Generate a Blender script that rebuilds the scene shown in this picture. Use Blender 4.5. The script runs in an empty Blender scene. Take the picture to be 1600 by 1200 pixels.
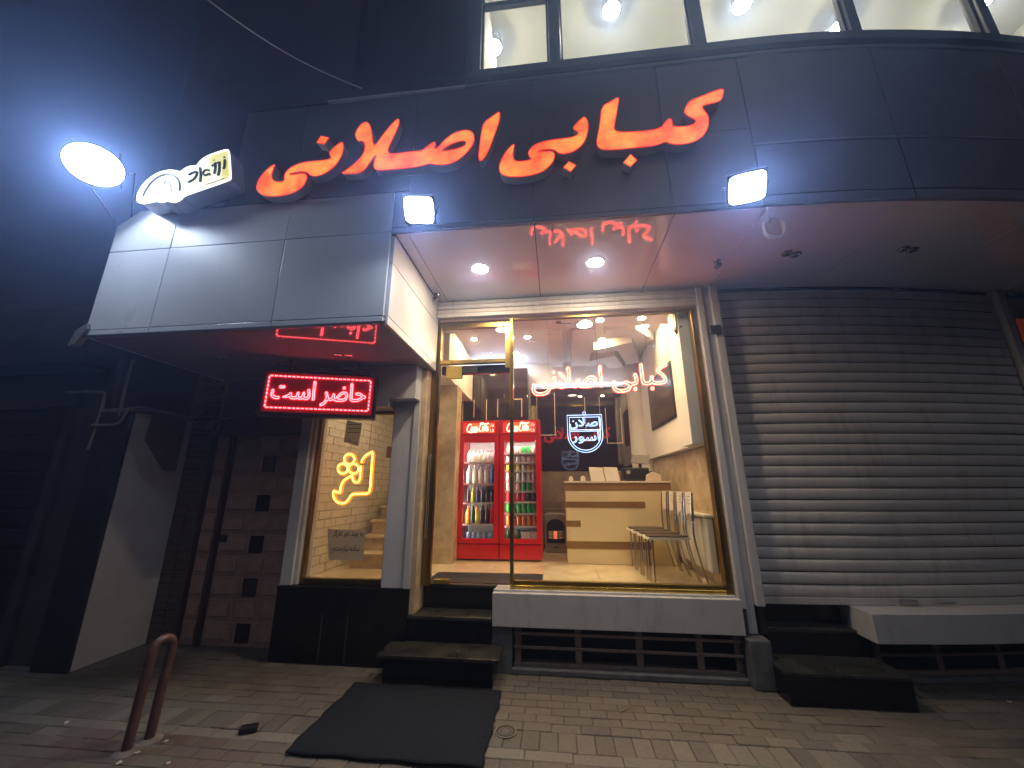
import bpy, bmesh, math, random
import numpy as np
from mathutils import Vector, Matrix
from mathutils.geometry import tessellate_polygon
R = math.radians
random.seed(7)
scene = bpy.context.scene
col = scene.collection

# ------------------------------------------------------------------ camera
CAM = Vector((0.0, 0.0, 1.6))
PITCH, YAW, ROLL, FPX = 15.0, -6.3, 0.07, 603.0
cam_data = bpy.data.cameras.new("camera")
cam_data.sensor_width = 36.0
cam_data.lens = FPX / 1600.0 * 36.0
cam_data.clip_start = 0.05
cam_data.clip_end = 800.0
cam = bpy.data.objects.new("camera", cam_data)
col.objects.link(cam)
fw = Vector((math.sin(R(YAW)) * math.cos(R(PITCH)), math.cos(R(YAW)) * math.cos(R(PITCH)), math.sin(R(PITCH))))
rt = Vector((math.cos(R(YAW)), -math.sin(R(YAW)), 0.0))
up = rt.cross(fw)
cam.matrix_world = Matrix.Translation(CAM) @ Matrix((rt, up, -fw)).transposed().to_4x4() @ Matrix.Rotation(R(-ROLL), 4, 'Z')
scene.camera = cam

# ------------------------------------------------------------------ night sky, faint sun added as street light fill, exposure
world = bpy.data.worlds.new("World")
scene.world = world
world.use_nodes = True
wn = world.node_tree
sky = wn.nodes.new('ShaderNodeTexSky')
sky.sky_type = 'NISHITA'
sky.sun_disc = False
sky.sun_elevation = R(-3.0)
sky.sun_rotation = R(156.0)
bg = wn.nodes['Background']
bg.inputs['Strength'].default_value = 0.15
wn.links.new(sky.outputs[0], bg.inputs['Color'])
sun_data = bpy.data.lights.new("sun", 'SUN')
sun_data.energy = 0.30
sun_data.angle = R(25.0)
sun_data.color = (1.0, 0.90, 0.80)
sun = bpy.data.objects.new("sun", sun_data)
sun.rotation_euler = (R(55.0), 0.0, R(24.0))
col.objects.link(sun)

FLOOD_L = 165.0          # radiance of the flood lamp lenses
DOWN_L = 1020.0           # radiance of the shop's downlights
vs = scene.view_settings
vs.view_transform = 'Standard'
vs.look = 'None'
vs.exposure = 0.0
vs.gamma = 1.0
vs.use_curve_mapping = False
scene.cycles.use_denoising = True
scene.cycles.use_adaptive_sampling = True
scene.cycles.adaptive_threshold = 0.03
scene.cycles.max_bounces = 8
scene.cycles.transparent_max_bounces = 12
scene.cycles.volume_bounces = 0
scene.cycles.sample_clamp_indirect = 6.0
scene.cycles.caustics_reflective = False
scene.cycles.caustics_refractive = False
scene.cycles.blur_glossy = 0.0

# ------------------------------------------------------------------ helpers
Rc = Matrix((rt, -up, fw))
def px(x, y, Y):
    """point of the depth plane Y seen at photograph pixel (x, y): used to read sizes off the photograph"""
    d = Rc.transposed() @ Vector(((x - 800.0) / FPX, (y - 600.0) / FPX, 1.0))
    t = (Y - CAM.y) / d.y
    return CAM + d * t

def cx(x):
    """the frontage bends gently backwards to the right of the shop"""
    return 0.042 * max(0.0, x - 1.70) ** 2

class MB:
    def __init__(self):
        self.v = []; self.f = []; self.s = []
    def add(self, vs_, fs_, smooth=False):
        o = len(self.v)
        self.v += [tuple(p) for p in vs_]
        self.f += [tuple(i + o for i in f) for f in fs_]
        self.s += [smooth] * len(fs_)
        return self
    def box(self, x0, x1, y0, y1, z0, z1):
        return self.add([(x0,y0,z0),(x1,y0,z0),(x1,y1,z0),(x0,y1,z0),(x0,y0,z1),(x1,y0,z1),(x1,y1,z1),(x0,y1,z1)],
            [(0,3,2,1),(4,5,6,7),(0,1,5,4),(1,2,6,5),(2,3,7,6),(3,0,4,7)])
    def obox(self, c, u, v, w, a, b, d):
        """box centred at c with half sizes a, b, d along the unit vectors u, v, w"""
        c, u, v, w = Vector(c), Vector(u) * a, Vector(v) * b, Vector(w) * d
        P = [c-u-v-w, c+u-v-w, c+u+v-w, c-u+v-w, c-u-v+w, c+u-v+w, c+u+v+w, c-u+v+w]
        return self.add(P, [(0,3,2,1),(4,5,6,7),(0,1,5,4),(1,2,6,5),(2,3,7,6),(3,0,4,7)])
    def cbox(self, x0, x1, y0, y1, z0, z1):
        """box whose length follows the bend of the frontage"""
        n = 1 if x1 <= 1.75 else max(2, int((x1 - x0) / 0.16))
        V = []; F = []
        for i in range(n + 1):
            x = x0 + (x1 - x0) * i / n; c = cx(x)
            V += [(x,y0+c,z0),(x,y1+c,z0),(x,y1+c,z1),(x,y0+c,z1)]
        for i in range(n):
            a = 4 * i; b = a + 4
            F += [(a,b,b+3,a+3),(a+1,a+2,b+2,b+1),(a+3,b+3,b+2,a+2),(a,a+1,b+1,b)]
        F += [(0,3,2,1),(4*n,4*n+1,4*n+2,4*n+3)]
        return self.add(V, F)
    def prism(self, pts, f0, f1, holes=()):
        """pts: 2-D outline; f0/f1 map (a, b) to 3-D for the front and back faces"""
        loops = [list(pts)] + [list(h) for h in holes]
        flat = [p for l in loops for p in l]
        tri = tessellate_polygon([[Vector((p[0], p[1], 0)) for p in l] for l in loops])
        n = len(flat)
        V = [f0(*p) for p in flat] + [f1(*p) for p in flat]
        F = [tuple(t) for t in tri] + [tuple(i + n for i in reversed(t)) for t in tri]
        o = 0
        for l in loops:
            m = len(l)
            for i in range(m):
                j = (i + 1) % m
                F.append((o+i, o+j, o+j+n, o+i+n))
            o += m
        return self.add(V, F)
    def flat(self, pts, f0, holes=()):
        loops = [list(pts)] + [list(h) for h in holes]
        flat = [p for l in loops for p in l]
        tri = tessellate_polygon([[Vector((p[0], p[1], 0)) for p in l] for l in loops])
        return self.add([f0(*p) for p in flat], [tuple(t) for t in tri])
    def tube(self, pts, r, n=8, closed=False, caps=True):
        P = [Vector(p) for p in pts]
        m = len(P)
        if m < 2: return self
        V = []; prev = None
        for i, p in enumerate(P):
            if closed: t = P[(i + 1) % m] - P[i - 1]
            else: t = P[min(i + 1, m - 1)] - P[max(i - 1, 0)]
            if t.length < 1e-9: t = Vector((1, 0, 0))
            t.normalize()
            if prev is None:
                a = Vector((0, 0, 1)) if abs(t.z) < 0.9 else Vector((1, 0, 0))
                u = t.cross(a).normalized()
            else:
                u = prev - t * prev.dot(t)
                u = u.normalized() if u.length > 1e-6 else t.orthogonal().normalized()
            prev = u
            w = t.cross(u)
            rr = r[i] if isinstance(r, (list, tuple)) else r
            V += [p + (u * math.cos(2*math.pi*k/n) + w * math.sin(2*math.pi*k/n)) * rr for k in range(n)]
        F = []
        for i in range(m if closed else m - 1):
            a = i * n; b = ((i + 1) % m) * n
            for k in range(n):
                F.append((a+k, a+(k+1) % n, b+(k+1) % n, b+k))
        if caps and not closed:
            F.append(tuple(range(n))[::-1]); F.append(tuple(range((m-1)*n, m*n)))
        return self.add(V, F, True)
    def lathe(self, prof, c=(0,0,0), n=12, axis='Z'):
        V = []; F = []
        for (r, h) in prof:
            for k in range(n):
                a = 2*math.pi*k/n
                q = (r*math.cos(a), r*math.sin(a), h)
                if axis == 'Y': q = (q[0], q[2], q[1])
                V.append((c[0]+q[0], c[1]+q[1], c[2]+q[2]))
        for i in range(len(prof) - 1):
            for k in range(n):
                F.append((i*n+k, i*n+(k+1) % n, (i+1)*n+(k+1) % n, (i+1)*n+k))
        F.append(tuple(range(n))[::-1]); F.append(tuple(range((len(prof)-1)*n, len(prof)*n)))
        return self.add(V, F, True)
    def mesh(self, name):
        me = bpy.data.meshes.new(name)
        me.from_pydata(self.v, [], self.f)
        me.polygons.foreach_set('use_smooth', self.s)
        me.update()
        bm = bmesh.new(); bm.from_mesh(me)
        bmesh.ops.recalc_face_normals(bm, faces=bm.faces)
        bm.to_mesh(me); bm.free()
        return me
    def build(self, name, mat, parent=None, bevel=0.0, label=None, smooth_angle=True):
        me = self.mesh(name)
        me.materials.append(M[mat] if isinstance(mat, str) else mat)
        o = bpy.data.objects.new(name, me)
        col.objects.link(o)
        if parent is not None:
            o.parent = parent
            o.matrix_parent_inverse = Matrix.Translation(-parent.location) if parent.type == 'EMPTY' else Matrix.Identity(4)
        if any(self.s) and smooth_angle:
            me.set_sharp_from_angle(angle=R(38))
        if bevel:
            b = o.modifiers.new('bevel', 'BEVEL'); b.width = bevel; b.segments = 2
            b.limit_method = 'ANGLE'; b.angle_limit = R(40)
        if label: o['label'] = label
        return o

def tag(o, label=None, cat=None, group=None, kind=None):
    if label: o['label'] = label
    if cat: o['category'] = cat
    if group: o['group'] = group
    if kind: o['kind'] = kind
    return o

def thing(name, label, cat, loc=(0,0,0), group=None):
    o = bpy.data.objects.new(name, None)
    o.empty_display_size = 0.1
    o.location = loc
    col.objects.link(o)
    return tag(o, label, cat, group)

def copy_thing(src, loc, label, rotz=None):
    c = src.copy(); col.objects.link(c); c.location = loc
    if rotz is not None: c.rotation_euler.z = rotz
    c['label'] = label
    for ch in list(src.children):
        d = ch.copy(); col.objects.link(d); d.parent = c
        for g in list(ch.children):
            e = g.copy(); col.objects.link(e); e.parent = d
    return c

# ------------------------------------------------------------------ materials
M = {}
def mat(name, base, rough=0.5, metal=0.0, spec=0.5, var=0.0, vscale=8.0, bump=0.0, bscale=60.0, emit=None, estr=0.0,
        rvar=0.0, base2=None, coat=0.0, stretch=None, dirt=None, rand=0.0):
    m = bpy.data.materials.new(name); m.use_nodes = True
    nt = m.node_tree; b = nt.nodes['Principled BSDF']
    b.inputs['Base Color'].default_value = (*base, 1)
    b.inputs['Roughness'].default_value = rough
    b.inputs['Metallic'].default_value = metal
    b.inputs['Specular IOR Level'].default_value = spec
    b.inputs['Coat Weight'].default_value = coat
    b.inputs['Coat Roughness'].default_value = 0.05
    tc = None
    def coords():
        nonlocal tc
        if tc is None:
            t = nt.nodes.new('ShaderNodeNewGeometry')
            mp = nt.nodes.new('ShaderNodeMapping')
            if stretch: mp.inputs['Scale'].default_value = stretch
            nt.links.new(t.outputs['Position'], mp.inputs['Vector'])
            tc = mp.outputs[0]
        return tc
    if var > 0 or base2:
        n = nt.nodes.new('ShaderNodeTexNoise'); n.inputs['Scale'].default_value = vscale
        n.inputs['Detail'].default_value = 6; n.inputs['Roughness'].default_value = 0.65
        nt.links.new(coords(), n.inputs['Vector'])
        r = nt.nodes.new('ShaderNodeValToRGB')
        r.color_ramp.elements[0].position = 0.32; r.color_ramp.elements[1].position = 0.70
        lo = tuple(max(0, c * (1 - var)) for c in base); hi = base2 or tuple(min(1, c * (1 + var)) for c in base)
        r.color_ramp.elements[0].color = (*lo, 1); r.color_ramp.elements[1].color = (*hi, 1)
        nt.links.new(n.outputs['Fac'], r.inputs['Fac'])
        nt.links.new(r.outputs['Color'], b.inputs['Base Color'])
    if dirt:                                  # stains and drips: (scale, stretch, amount, colour, threshold)
        dsc, dst, dam, dco, dth = dirt
        g_ = nt.nodes.new('ShaderNodeNewGeometry'); mp_ = nt.nodes.new('ShaderNodeMapping'); mp_.inputs['Scale'].default_value = dst
        nt.links.new(g_.outputs['Position'], mp_.inputs['Vector'])
        dn = nt.nodes.new('ShaderNodeTexNoise'); dn.inputs['Scale'].default_value = dsc; dn.inputs['Detail'].default_value = 9; dn.inputs['Roughness'].default_value = 0.7
        nt.links.new(mp_.outputs[0], dn.inputs['Vector'])
        dm = nt.nodes.new('ShaderNodeMapRange'); dm.inputs['From Min'].default_value = dth; dm.inputs['From Max'].default_value = dth + .22
        dm.inputs['To Max'].default_value = dam
        nt.links.new(dn.outputs['Fac'], dm.inputs['Value'])
        mx = nt.nodes.new('ShaderNodeMix'); mx.data_type = 'RGBA'
        src = b.inputs['Base Color'].links[0].from_socket if b.inputs['Base Color'].links else None
        if src: nt.links.new(src, mx.inputs['A'])
        else: mx.inputs['A'].default_value = (*base, 1)
        mx.inputs['B'].default_value = (*dco, 1)
        nt.links.new(dm.outputs[0], mx.inputs['Factor']); nt.links.new(mx.outputs['Result'], b.inputs['Base Color'])
    if rand > 0:                              # every piece a little lighter or darker than its neighbour
        oi = nt.nodes.new('ShaderNodeObjectInfo')
        hv = nt.nodes.new('ShaderNodeHueSaturation')
        rm = nt.nodes.new('ShaderNodeMapRange'); rm.inputs['To Min'].default_value = 1 - rand; rm.inputs['To Max'].default_value = 1 + rand
        nt.links.new(oi.outputs['Random'], rm.inputs['Value']); nt.links.new(rm.outputs[0], hv.inputs['Value'])
        src = b.inputs['Base Color'].links[0].from_socket if b.inputs['Base Color'].links else None
        if src: nt.links.new(src, hv.inputs['Color'])
        else: hv.inputs['Color'].default_value = (*base, 1)
        nt.links.new(hv.outputs[0], b.inputs['Base Color'])
    if rvar > 0:
        n2 = nt.nodes.new('ShaderNodeTexNoise'); n2.inputs['Scale'].default_value = vscale * 0.6
        n2.inputs['Detail'].default_value = 8
        nt.links.new(coords(), n2.inputs['Vector'])
        mr = nt.nodes.new('ShaderNodeMapRange')
        mr.inputs['From Min'].default_value = 0.3; mr.inputs['From Max'].default_value = 0.7
        mr.inputs['To Min'].default_value = max(0.0, rough - rvar); mr.inputs['To Max'].default_value = rough + rvar
        nt.links.new(n2.outputs['Fac'], mr.inputs['Value'])
        nt.links.new(mr.outputs[0], b.inputs['Roughness'])
    if bump > 0:
        n3 = nt.nodes.new('ShaderNodeTexNoise'); n3.inputs['Scale'].default_value = bscale
        n3.inputs['Detail'].default_value = 4
        nt.links.new(coords(), n3.inputs['Vector'])
        bp = nt.nodes.new('ShaderNodeBump'); bp.inputs['Strength'].default_value = bump
        bp.inputs['Distance'].default_value = 0.01
        nt.links.new(n3.outputs['Fac'], bp.inputs['Height'])
        nt.links.new(bp.outputs['Normal'], b.inputs['Normal'])
    if emit:
        b.inputs['Emission Color'].default_value = (*emit, 1)
        b.inputs['Emission Strength'].default_value = estr
    M[name] = m
    return m

def glass(name, tint=(0.95, 0.97, 0.96), gloss=1.0, rough=0.0):
    m = bpy.data.materials.new(name); m.use_nodes = True
    nt = m.node_tree; nt.nodes.remove(nt.nodes['Principled BSDF'])
    out = nt.nodes['Material Output']
    tr = nt.nodes.new('ShaderNodeBsdfTransparent'); tr.inputs['Color'].default_value = (*tint, 1)
    gl = nt.nodes.new('ShaderNodeBsdfGlossy'); gl.inputs['Roughness'].default_value = rough
    fr = nt.nodes.new('ShaderNodeFresnel')
    ge = nt.nodes.new('ShaderNodeNewGeometry')          # both faces of the sheet reflect as air to glass
    io = nt.nodes.new('ShaderNodeMapRange')
    io.inputs['To Min'].default_value = 1.45; io.inputs['To Max'].default_value = 1 / 1.45
    nt.links.new(ge.outputs['Backfacing'], io.inputs['Value']); nt.links.new(io.outputs[0], fr.inputs['IOR'])
    mu = nt.nodes.new('ShaderNodeMath'); mu.operation = 'MULTIPLY'; mu.inputs[1].default_value = gloss
    mx = nt.nodes.new('ShaderNodeMixShader')
    nt.links.new(fr.outputs[0], mu.inputs[0]); nt.links.new(mu.outputs[0], mx.inputs[0])
    nt.links.new(tr.outputs[0], mx.inputs[1]); nt.links.new(gl.outputs[0], mx.inputs[2])
    nt.links.new(mx.outputs[0], out.inputs['Surface'])
    M[name] = m
    return m

def emitter(name, c, s, base=(0.8, 0.8, 0.8)):
    return mat(name, base, 0.4, emit=c, estr=s)

mat('white_panel', (0.56, 0.575, 0.61), 0.30, var=0.05, vscale=1.2, rvar=0.06, bump=0.05, bscale=1.5, dirt=(5.0, (3.5, 1, .35), .20, (.36, .35, .34), .54), rand=.03)
mat('soffit_white', (0.80, 0.78, 0.75), 0.02, spec=0.6, var=0.06, vscale=1.5)
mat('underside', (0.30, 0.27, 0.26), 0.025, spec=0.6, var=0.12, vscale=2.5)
mat('dark_panel', (0.105, 0.100, 0.112), 0.34, var=0.14, vscale=1.4, rvar=0.06, bump=0.05, bscale=1.6, rand=.06)
mat('strip_panel', (0.16, 0.155, 0.16), 0.35, var=0.1, vscale=2.0)
mat('black_core', (0.012, 0.012, 0.014), 0.7)
mat('dark_frame', (0.035, 0.034, 0.040), 0.38, var=0.2, vscale=4)
mat('shutter', (0.53, 0.51, 0.49), 0.45, metal=0.0, var=0.08, vscale=3.0, rvar=0.08, stretch=(0.4, 1, 3), dirt=(4.0, (2.2, 1, .5), .55, (.26, .23, .20), .50), rand=.05, bump=.05, bscale=3)
mat('guide_white', (0.52, 0.52, 0.53), 0.4, var=0.08, vscale=4, bump=0.02, bscale=20, dirt=(9.0, (2, 1, .3), .5, (.25, .23, .2), .53))
mat('ledge_white', (0.47, 0.47, 0.48), 0.38, var=0.07, vscale=2.5, rvar=0.06, bump=0.02, bscale=6, dirt=(6.0, (2.0, 1, .6), .55, (.24, .22, .19), .53))
mat('granite', (0.006, 0.006, 0.007), 0.10, spec=0.3, var=0.5, vscale=60, rvar=0.04)
mat('tread', (0.022, 0.022, 0.020), 0.34, base2=(0.055, 0.054, 0.046), var=0.6, vscale=7, rvar=0.12, bump=0.05, bscale=30)
mat('pier_stone', (0.10, 0.105, 0.11), 0.8, var=0.35, vscale=9, bump=0.3, bscale=40)
mat('gold', (0.78, 0.56, 0.13), 0.22, metal=1.0, var=0.12, vscale=5, rvar=0.08)
mat('gold_dark', (0.30, 0.20, 0.05), 0.3, metal=1.0, var=0.2, vscale=5)
mat('grille_brown', (0.17, 0.12, 0.10), 0.5, var=0.3, vscale=15, bump=0.1, bscale=60)
mat('cream_floor', (0.70, 0.57, 0.35), 0.12, var=0.16, vscale=5, rvar=0.05, base2=(0.83, 0.71, 0.47))
mat('marble', (0.55, 0.43, 0.27), 0.18, base2=(0.70, 0.57, 0.38), var=0.25, vscale=6, rvar=0.05)
mat('marble_brown', (0.17, 0.13, 0.105), 0.15, base2=(0.27, 0.21, 0.17), var=0.3, vscale=5)
mat('gloss_dark', (0.018, 0.008, 0.012), 0.02, spec=1.0)
mat('cabinet_dark', (0.022, 0.011, 0.016), 0.08, spec=0.6)
mat('white_wall', (0.78, 0.77, 0.76), 0.6, var=0.04, vscale=3, bump=0.02, bscale=80)
mat('white_brick', (0.72, 0.66, 0.54), 0.55, var=0.10, vscale=9, bump=0.12, bscale=50)
mat('mortar', (0.40, 0.36, 0.29), 0.9)
mat('counter_cream', (0.80, 0.69, 0.43), 0.3, var=0.05, vscale=3)
mat('counter_brown', (0.26, 0.15, 0.05), 0.35, var=0.15, vscale=14, stretch=(0.2, 1, 6))
mat('counter_top', (0.62, 0.55, 0.46), 0.2)
mat('fridge_red', (0.58, 0.010, 0.012), 0.22, coat=0.3)
mat('fridge_in', (0.62, 0.68, 0.66), 0.5)
mat('shelf_wire', (0.75, 0.72, 0.68), 0.35, metal=0.3)
mat('steel', (0.55, 0.53, 0.50), 0.25, metal=1.0)
mat('black_plastic', (0.012, 0.012, 0.013), 0.35)
mat('grey_plastic', (0.30, 0.29, 0.28), 0.45)
mat('chair_white', (0.80, 0.76, 0.64), 0.4)
mat('seat_dark', (0.045, 0.032, 0.030), 0.35, var=0.3, vscale=30)
mat('heater_body', (0.30, 0.27, 0.24), 0.4, metal=0.3)
mat('radiator', (0.74, 0.72, 0.66), 0.4)
mat('paper', (0.80, 0.79, 0.74), 0.7)
mat('paper_grey', (0.78, 0.75, 0.70), 0.6)
for nm_ in ('paper', 'paper_grey'):                 # thin sheets let the shop light through
    nt_ = M[nm_].node_tree; pb_ = nt_.nodes['Principled BSDF']
    tl_ = nt_.nodes.new('ShaderNodeBsdfTranslucent'); tl_.inputs['Color'].default_value = pb_.inputs['Base Color'].default_value
    mx_ = nt_.nodes.new('ShaderNodeMixShader'); mx_.inputs[0].default_value = 0.5
    nt_.links.new(pb_.outputs[0], mx_.inputs[1]); nt_.links.new(tl_.outputs[0], mx_.inputs[2])
    nt_.links.new(mx_.outputs[0], nt_.nodes['Material Output'].inputs['Surface'])
mat('ink', (0.02, 0.015, 0.015), 0.6)
mat('ink_red', (0.35, 0.03, 0.03), 0.6)
mat('paver', (0.125, 0.113, 0.092), 0.78, var=0.16, vscale=40, bump=0.45, bscale=130, rand=.10, dirt=(3.0, (1, 1, 1), .28, (.06, .057, .050), .55), rvar=0.1)
mat('paver_b', (0.135, 0.120, 0.097), 0.80, var=0.16, vscale=40, bump=0.45, bscale=130, rand=.10, dirt=(3.0, (1, 1, 1), .28, (.06, .057, .050), .55), rvar=0.1)
mat('paver_c', (0.108, 0.101, 0.088), 0.76, var=0.16, vscale=40, bump=0.45, bscale=130, rand=.10, dirt=(3.0, (1, 1, 1), .28, (.06, .057, .050), .55), rvar=0.1)
mat('paver_light', (0.160, 0.148, 0.125), 0.8, var=0.16, vscale=40, bump=0.45, bscale=130, rand=.10, dirt=(3.0, (1, 1, 1), .28, (.06, .057, .050), .55))
mat('paver_red', (0.115, 0.088, 0.077), 0.8, var=0.16, vscale=40, bump=0.45, bscale=130, rand=.10, dirt=(3.0, (1, 1, 1), .28, (.06, .057, .050), .55))
mat('sand', (0.055, 0.050, 0.042), 0.95, var=0.4, vscale=25, bump=0.5, bscale=120)
mat('asphalt', (0.05, 0.05, 0.05), 0.9, var=0.3, vscale=20, bump=0.4, bscale=150)
mat('mat_carpet', (0.013, 0.017, 0.025), 0.95, spec=0.1, var=0.5, vscale=120, bump=1.0, bscale=260, base2=(0.036, 0.043, 0.058), dirt=(7.0, (1, 1, 1), .35, (.060, .058, .054), .60))
mat('hoop_paint', (0.095, 0.050, 0.048), 0.38, var=0.35, vscale=18, bump=0.05, bscale=60)
mat('concrete', (0.17, 0.15, 0.14), 0.9, var=0.4, vscale=14, bump=0.4, bscale=60)
mat('iron', (0.022, 0.021, 0.020), 0.6, metal=0.2, var=0.4, vscale=30)
mat('plaster', (0.56, 0.53, 0.53), 0.85, var=0.12, vscale=3.5, bump=0.25, bscale=110)
mat('plaster_shadow', (0.17, 0.13, 0.12), 0.85, var=0.12, vscale=4, bump=0.25, bscale=110)
mat('brown_brick', (0.075, 0.050, 0.042), 0.85, var=0.35, vscale=12, bump=0.3, bscale=60)
mat('door_brown', (0.38, 0.26, 0.22), 0.38, metal=0.1, var=0.2, vscale=10)
mat('door_dark', (0.060, 0.038, 0.034), 0.3, var=0.2, vscale=10)
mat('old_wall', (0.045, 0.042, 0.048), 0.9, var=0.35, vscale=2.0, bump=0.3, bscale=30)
mat('old_door', (0.020, 0.020, 0.024), 0.6, var=0.3, vscale=4)
mat('pipe_grey', (0.17, 0.15, 0.145), 0.5, var=0.3, vscale=12)
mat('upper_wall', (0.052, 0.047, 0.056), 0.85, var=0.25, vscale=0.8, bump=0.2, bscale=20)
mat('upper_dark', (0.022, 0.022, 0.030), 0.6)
mat('room_beige', (0.68, 0.675, 0.62), 0.8, var=0.12, vscale=0.9)
mat('return_white', (0.55, 0.55, 0.56), 0.4)
mat('cable_white', (0.75, 0.75, 0.75), 0.4)
mat('cable_black', (0.02, 0.02, 0.02), 0.5)
mat('poster', (0.022, 0.016, 0.016), 0.25, base2=(0.13, 0.085, 0.07), var=0.6, vscale=5)
mat('red_bloom_face', (0.60, 0.010, 0.016), 0.5)
glass('pane_glass', (0.96, 0.97, 0.96), 1.0)
glass('upper_glass', (0.80, 0.79, 0.74), 1.0, 0.04)
glass('fridge_glass', (0.95, 0.97, 0.97), 0.8)
glass('bottle_clear', (0.8, 0.85, 0.83), 1.0, 0.05)
emitter('flood_lens', (0.72, 0.84, 1.0), FLOOD_L)
emitter('flood_lens_big', (0.70, 0.82, 1.0), FLOOD_L * 1.1)
emitter('down_warm', (1.0, 0.69, 0.31), DOWN_L)
emitter('down_soffit', (1.0, 0.78, 0.54), 600.0)
emitter('down_stair', (1.0, 0.80, 0.48), 230.0)
emitter('cove_led', (0.66, 0.76, 1.0), 60.0)
emitter('upper_lamp', (1.0, 0.97, 0.86), 640.0)
emitter('neon_red', (1.0, 0.10, 0.06), 16.0)
emitter('neon_red_halo', (1.0, 0.020, 0.022), 7.0, (.5,.02,.02))
emitter('neon_yellow_halo', (1.0, 0.20, 0.01), 2.2, (.5,.2,.02))
emitter('neon_blue', (0.30, 0.55, 1.0), 2.8)
emitter('neon_yellow', (1.0, 0.50, 0.06), 9.0)
emitter('led_red', (1.0, 0.09, 0.11), 8.0)
emitter('fridge_led', (0.86, 1.0, 0.95), 75.0)
emitter('heat_glow', (1.0, 0.18, 0.06), 0.9)
emitter('logo_white', (1.0, 0.90, 0.66), 1.5)
def lit_face(name, c1, c2, s, scale):
    m = mat(name, (0.6, 0.1, 0.03), 0.3)
    nt = m.node_tree; b = nt.nodes['Principled BSDF']
    g = nt.nodes.new('ShaderNodeNewGeometry')
    n = nt.nodes.new('ShaderNodeTexNoise'); n.inputs['Scale'].default_value = scale; n.inputs['Detail'].default_value = 2
    r = nt.nodes.new('ShaderNodeValToRGB')
    r.color_ramp.elements[0].position = 0.35; r.color_ramp.elements[1].position = 0.62
    r.color_ramp.elements[0].color = (*c1, 1); r.color_ramp.elements[1].color = (*c2, 1)
    nt.links.new(g.outputs['Position'], n.inputs['Vector']); nt.links.new(n.outputs['Fac'], r.inputs['Fac'])
    nt.links.new(r.outputs['Color'], b.inputs['Emission Color']); b.inputs['Emission Strength'].default_value = s
    return m
lit_face('letter_face', (1.0, 0.085, 0.020), (1.0, 0.27, 0.045), 1.5, 7.0)
emitter('letter_trim', (1.0, 0.030, 0.012), 0.85, (0.5, 0.02, 0.02))
emitter('fridge_header', (1.0, 0.045, 0.010), 0.55, (0.6, 0.02, 0.02))
emitter('fridge_header_mid', (1.0, 0.16, 0.02), 0.95, (0.6, 0.1, 0.02))
emitter('box_white', (1.0, 1.0, 0.93), 1.5)
emitter('box_cream', (1.0, 0.97, 0.62), 1.1)
emitter('box_yellow', (0.95, 0.88, 0.16), 0.80)

# ------------------------------------------------------------------ lettering: shape Persian text, read its outlines
AR = {'ا': (0xFE8D, 0xFE8E), 'ب': (0xFE8F, 0xFE90, 0xFE91, 0xFE92), 'ت': (0xFE95, 0xFE96, 0xFE97, 0xFE98),
      'ج': (0xFE9D, 0xFE9E, 0xFE9F, 0xFEA0), 'چ': (0xFB7A, 0xFB7B, 0xFB7C, 0xFB7D), 'ح': (0xFEA1, 0xFEA2, 0xFEA3, 0xFEA4),
      'د': (0xFEA9, 0xFEAA), 'ر': (0xFEAD, 0xFEAE), 'ز': (0xFEAF, 0xFEB0), 'س': (0xFEB1, 0xFEB2, 0xFEB3, 0xFEB4),
      'ص': (0xFEB9, 0xFEBA, 0xFEBB, 0xFEBC), 'ض': (0xFEBD, 0xFEBE, 0xFEBF, 0xFEC0), 'ط': (0xFEC1, 0xFEC2, 0xFEC3, 0xFEC4),
      'ف': (0xFED1, 0xFED2, 0xFED3, 0xFED4), 'ق': (0xFED5, 0xFED6, 0xFED7, 0xFED8), 'ک': (0xFB8E, 0xFB8F, 0xFB90, 0xFB91),
      'گ': (0xFB92, 0xFB93, 0xFB94, 0xFB95), 'ل': (0xFEDD, 0xFEDE, 0xFEDF, 0xFEE0), 'م': (0xFEE1, 0xFEE2, 0xFEE3, 0xFEE4),
      'ن': (0xFEE5, 0xFEE6, 0xFEE7, 0xFEE8), 'ه': (0xFEE9, 0xFEEA, 0xFEEB, 0xFEEC), 'و': (0xFEED, 0xFEEE),
      'ی': (0xFBFC, 0xFBFD, 0xFBFE, 0xFBFF), 'LA': (0xFEFB, 0xFEFC)}
def shape(text):
    seq = []; i = 0
    while i < len(text):
        if text[i] == 'ل' and i + 1 < len(text) and text[i+1] == 'ا': seq.append('LA'); i += 2
        else: seq.append(text[i]); i += 1
    out = []
    for k, ch in enumerate(seq):
        if ch not in AR: out.append(ch); continue
        fm = AR[ch]
        prev = k > 0 and seq[k-1] in AR and len(AR[seq[k-1]]) == 4
        nxt = k + 1 < len(seq) and seq[k+1] in AR and len(fm) == 4
        out.append(chr(fm[3] if prev and nxt else fm[1] if prev else fm[2] if nxt else fm[0]))
    return ''.join(reversed(out))
def text_tris(body, bold=0.0):
    c = bpy.data.curves.new('lettering', 'FONT'); c.body = body; c.resolution_u = 3; c.offset = bold
    o = bpy.data.objects.new('lettering', c); col.objects.link(o)
    dg = bpy.context.evaluated_depsgraph_get(); ev = o.evaluated_get(dg)
    me = ev.to_mesh(); me.calc_loop_triangles()
    V = np.array([v.co[:2] for v in me.vertices]); T = np.array([t.vertices[:] for t in me.loop_triangles])
    ev.to_mesh_clear(); bpy.data.objects.remove(o); bpy.data.curves.remove(c)
    mn, mx = V.min(0), V.max(0)
    return (V - mn), T, mx - mn
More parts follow.
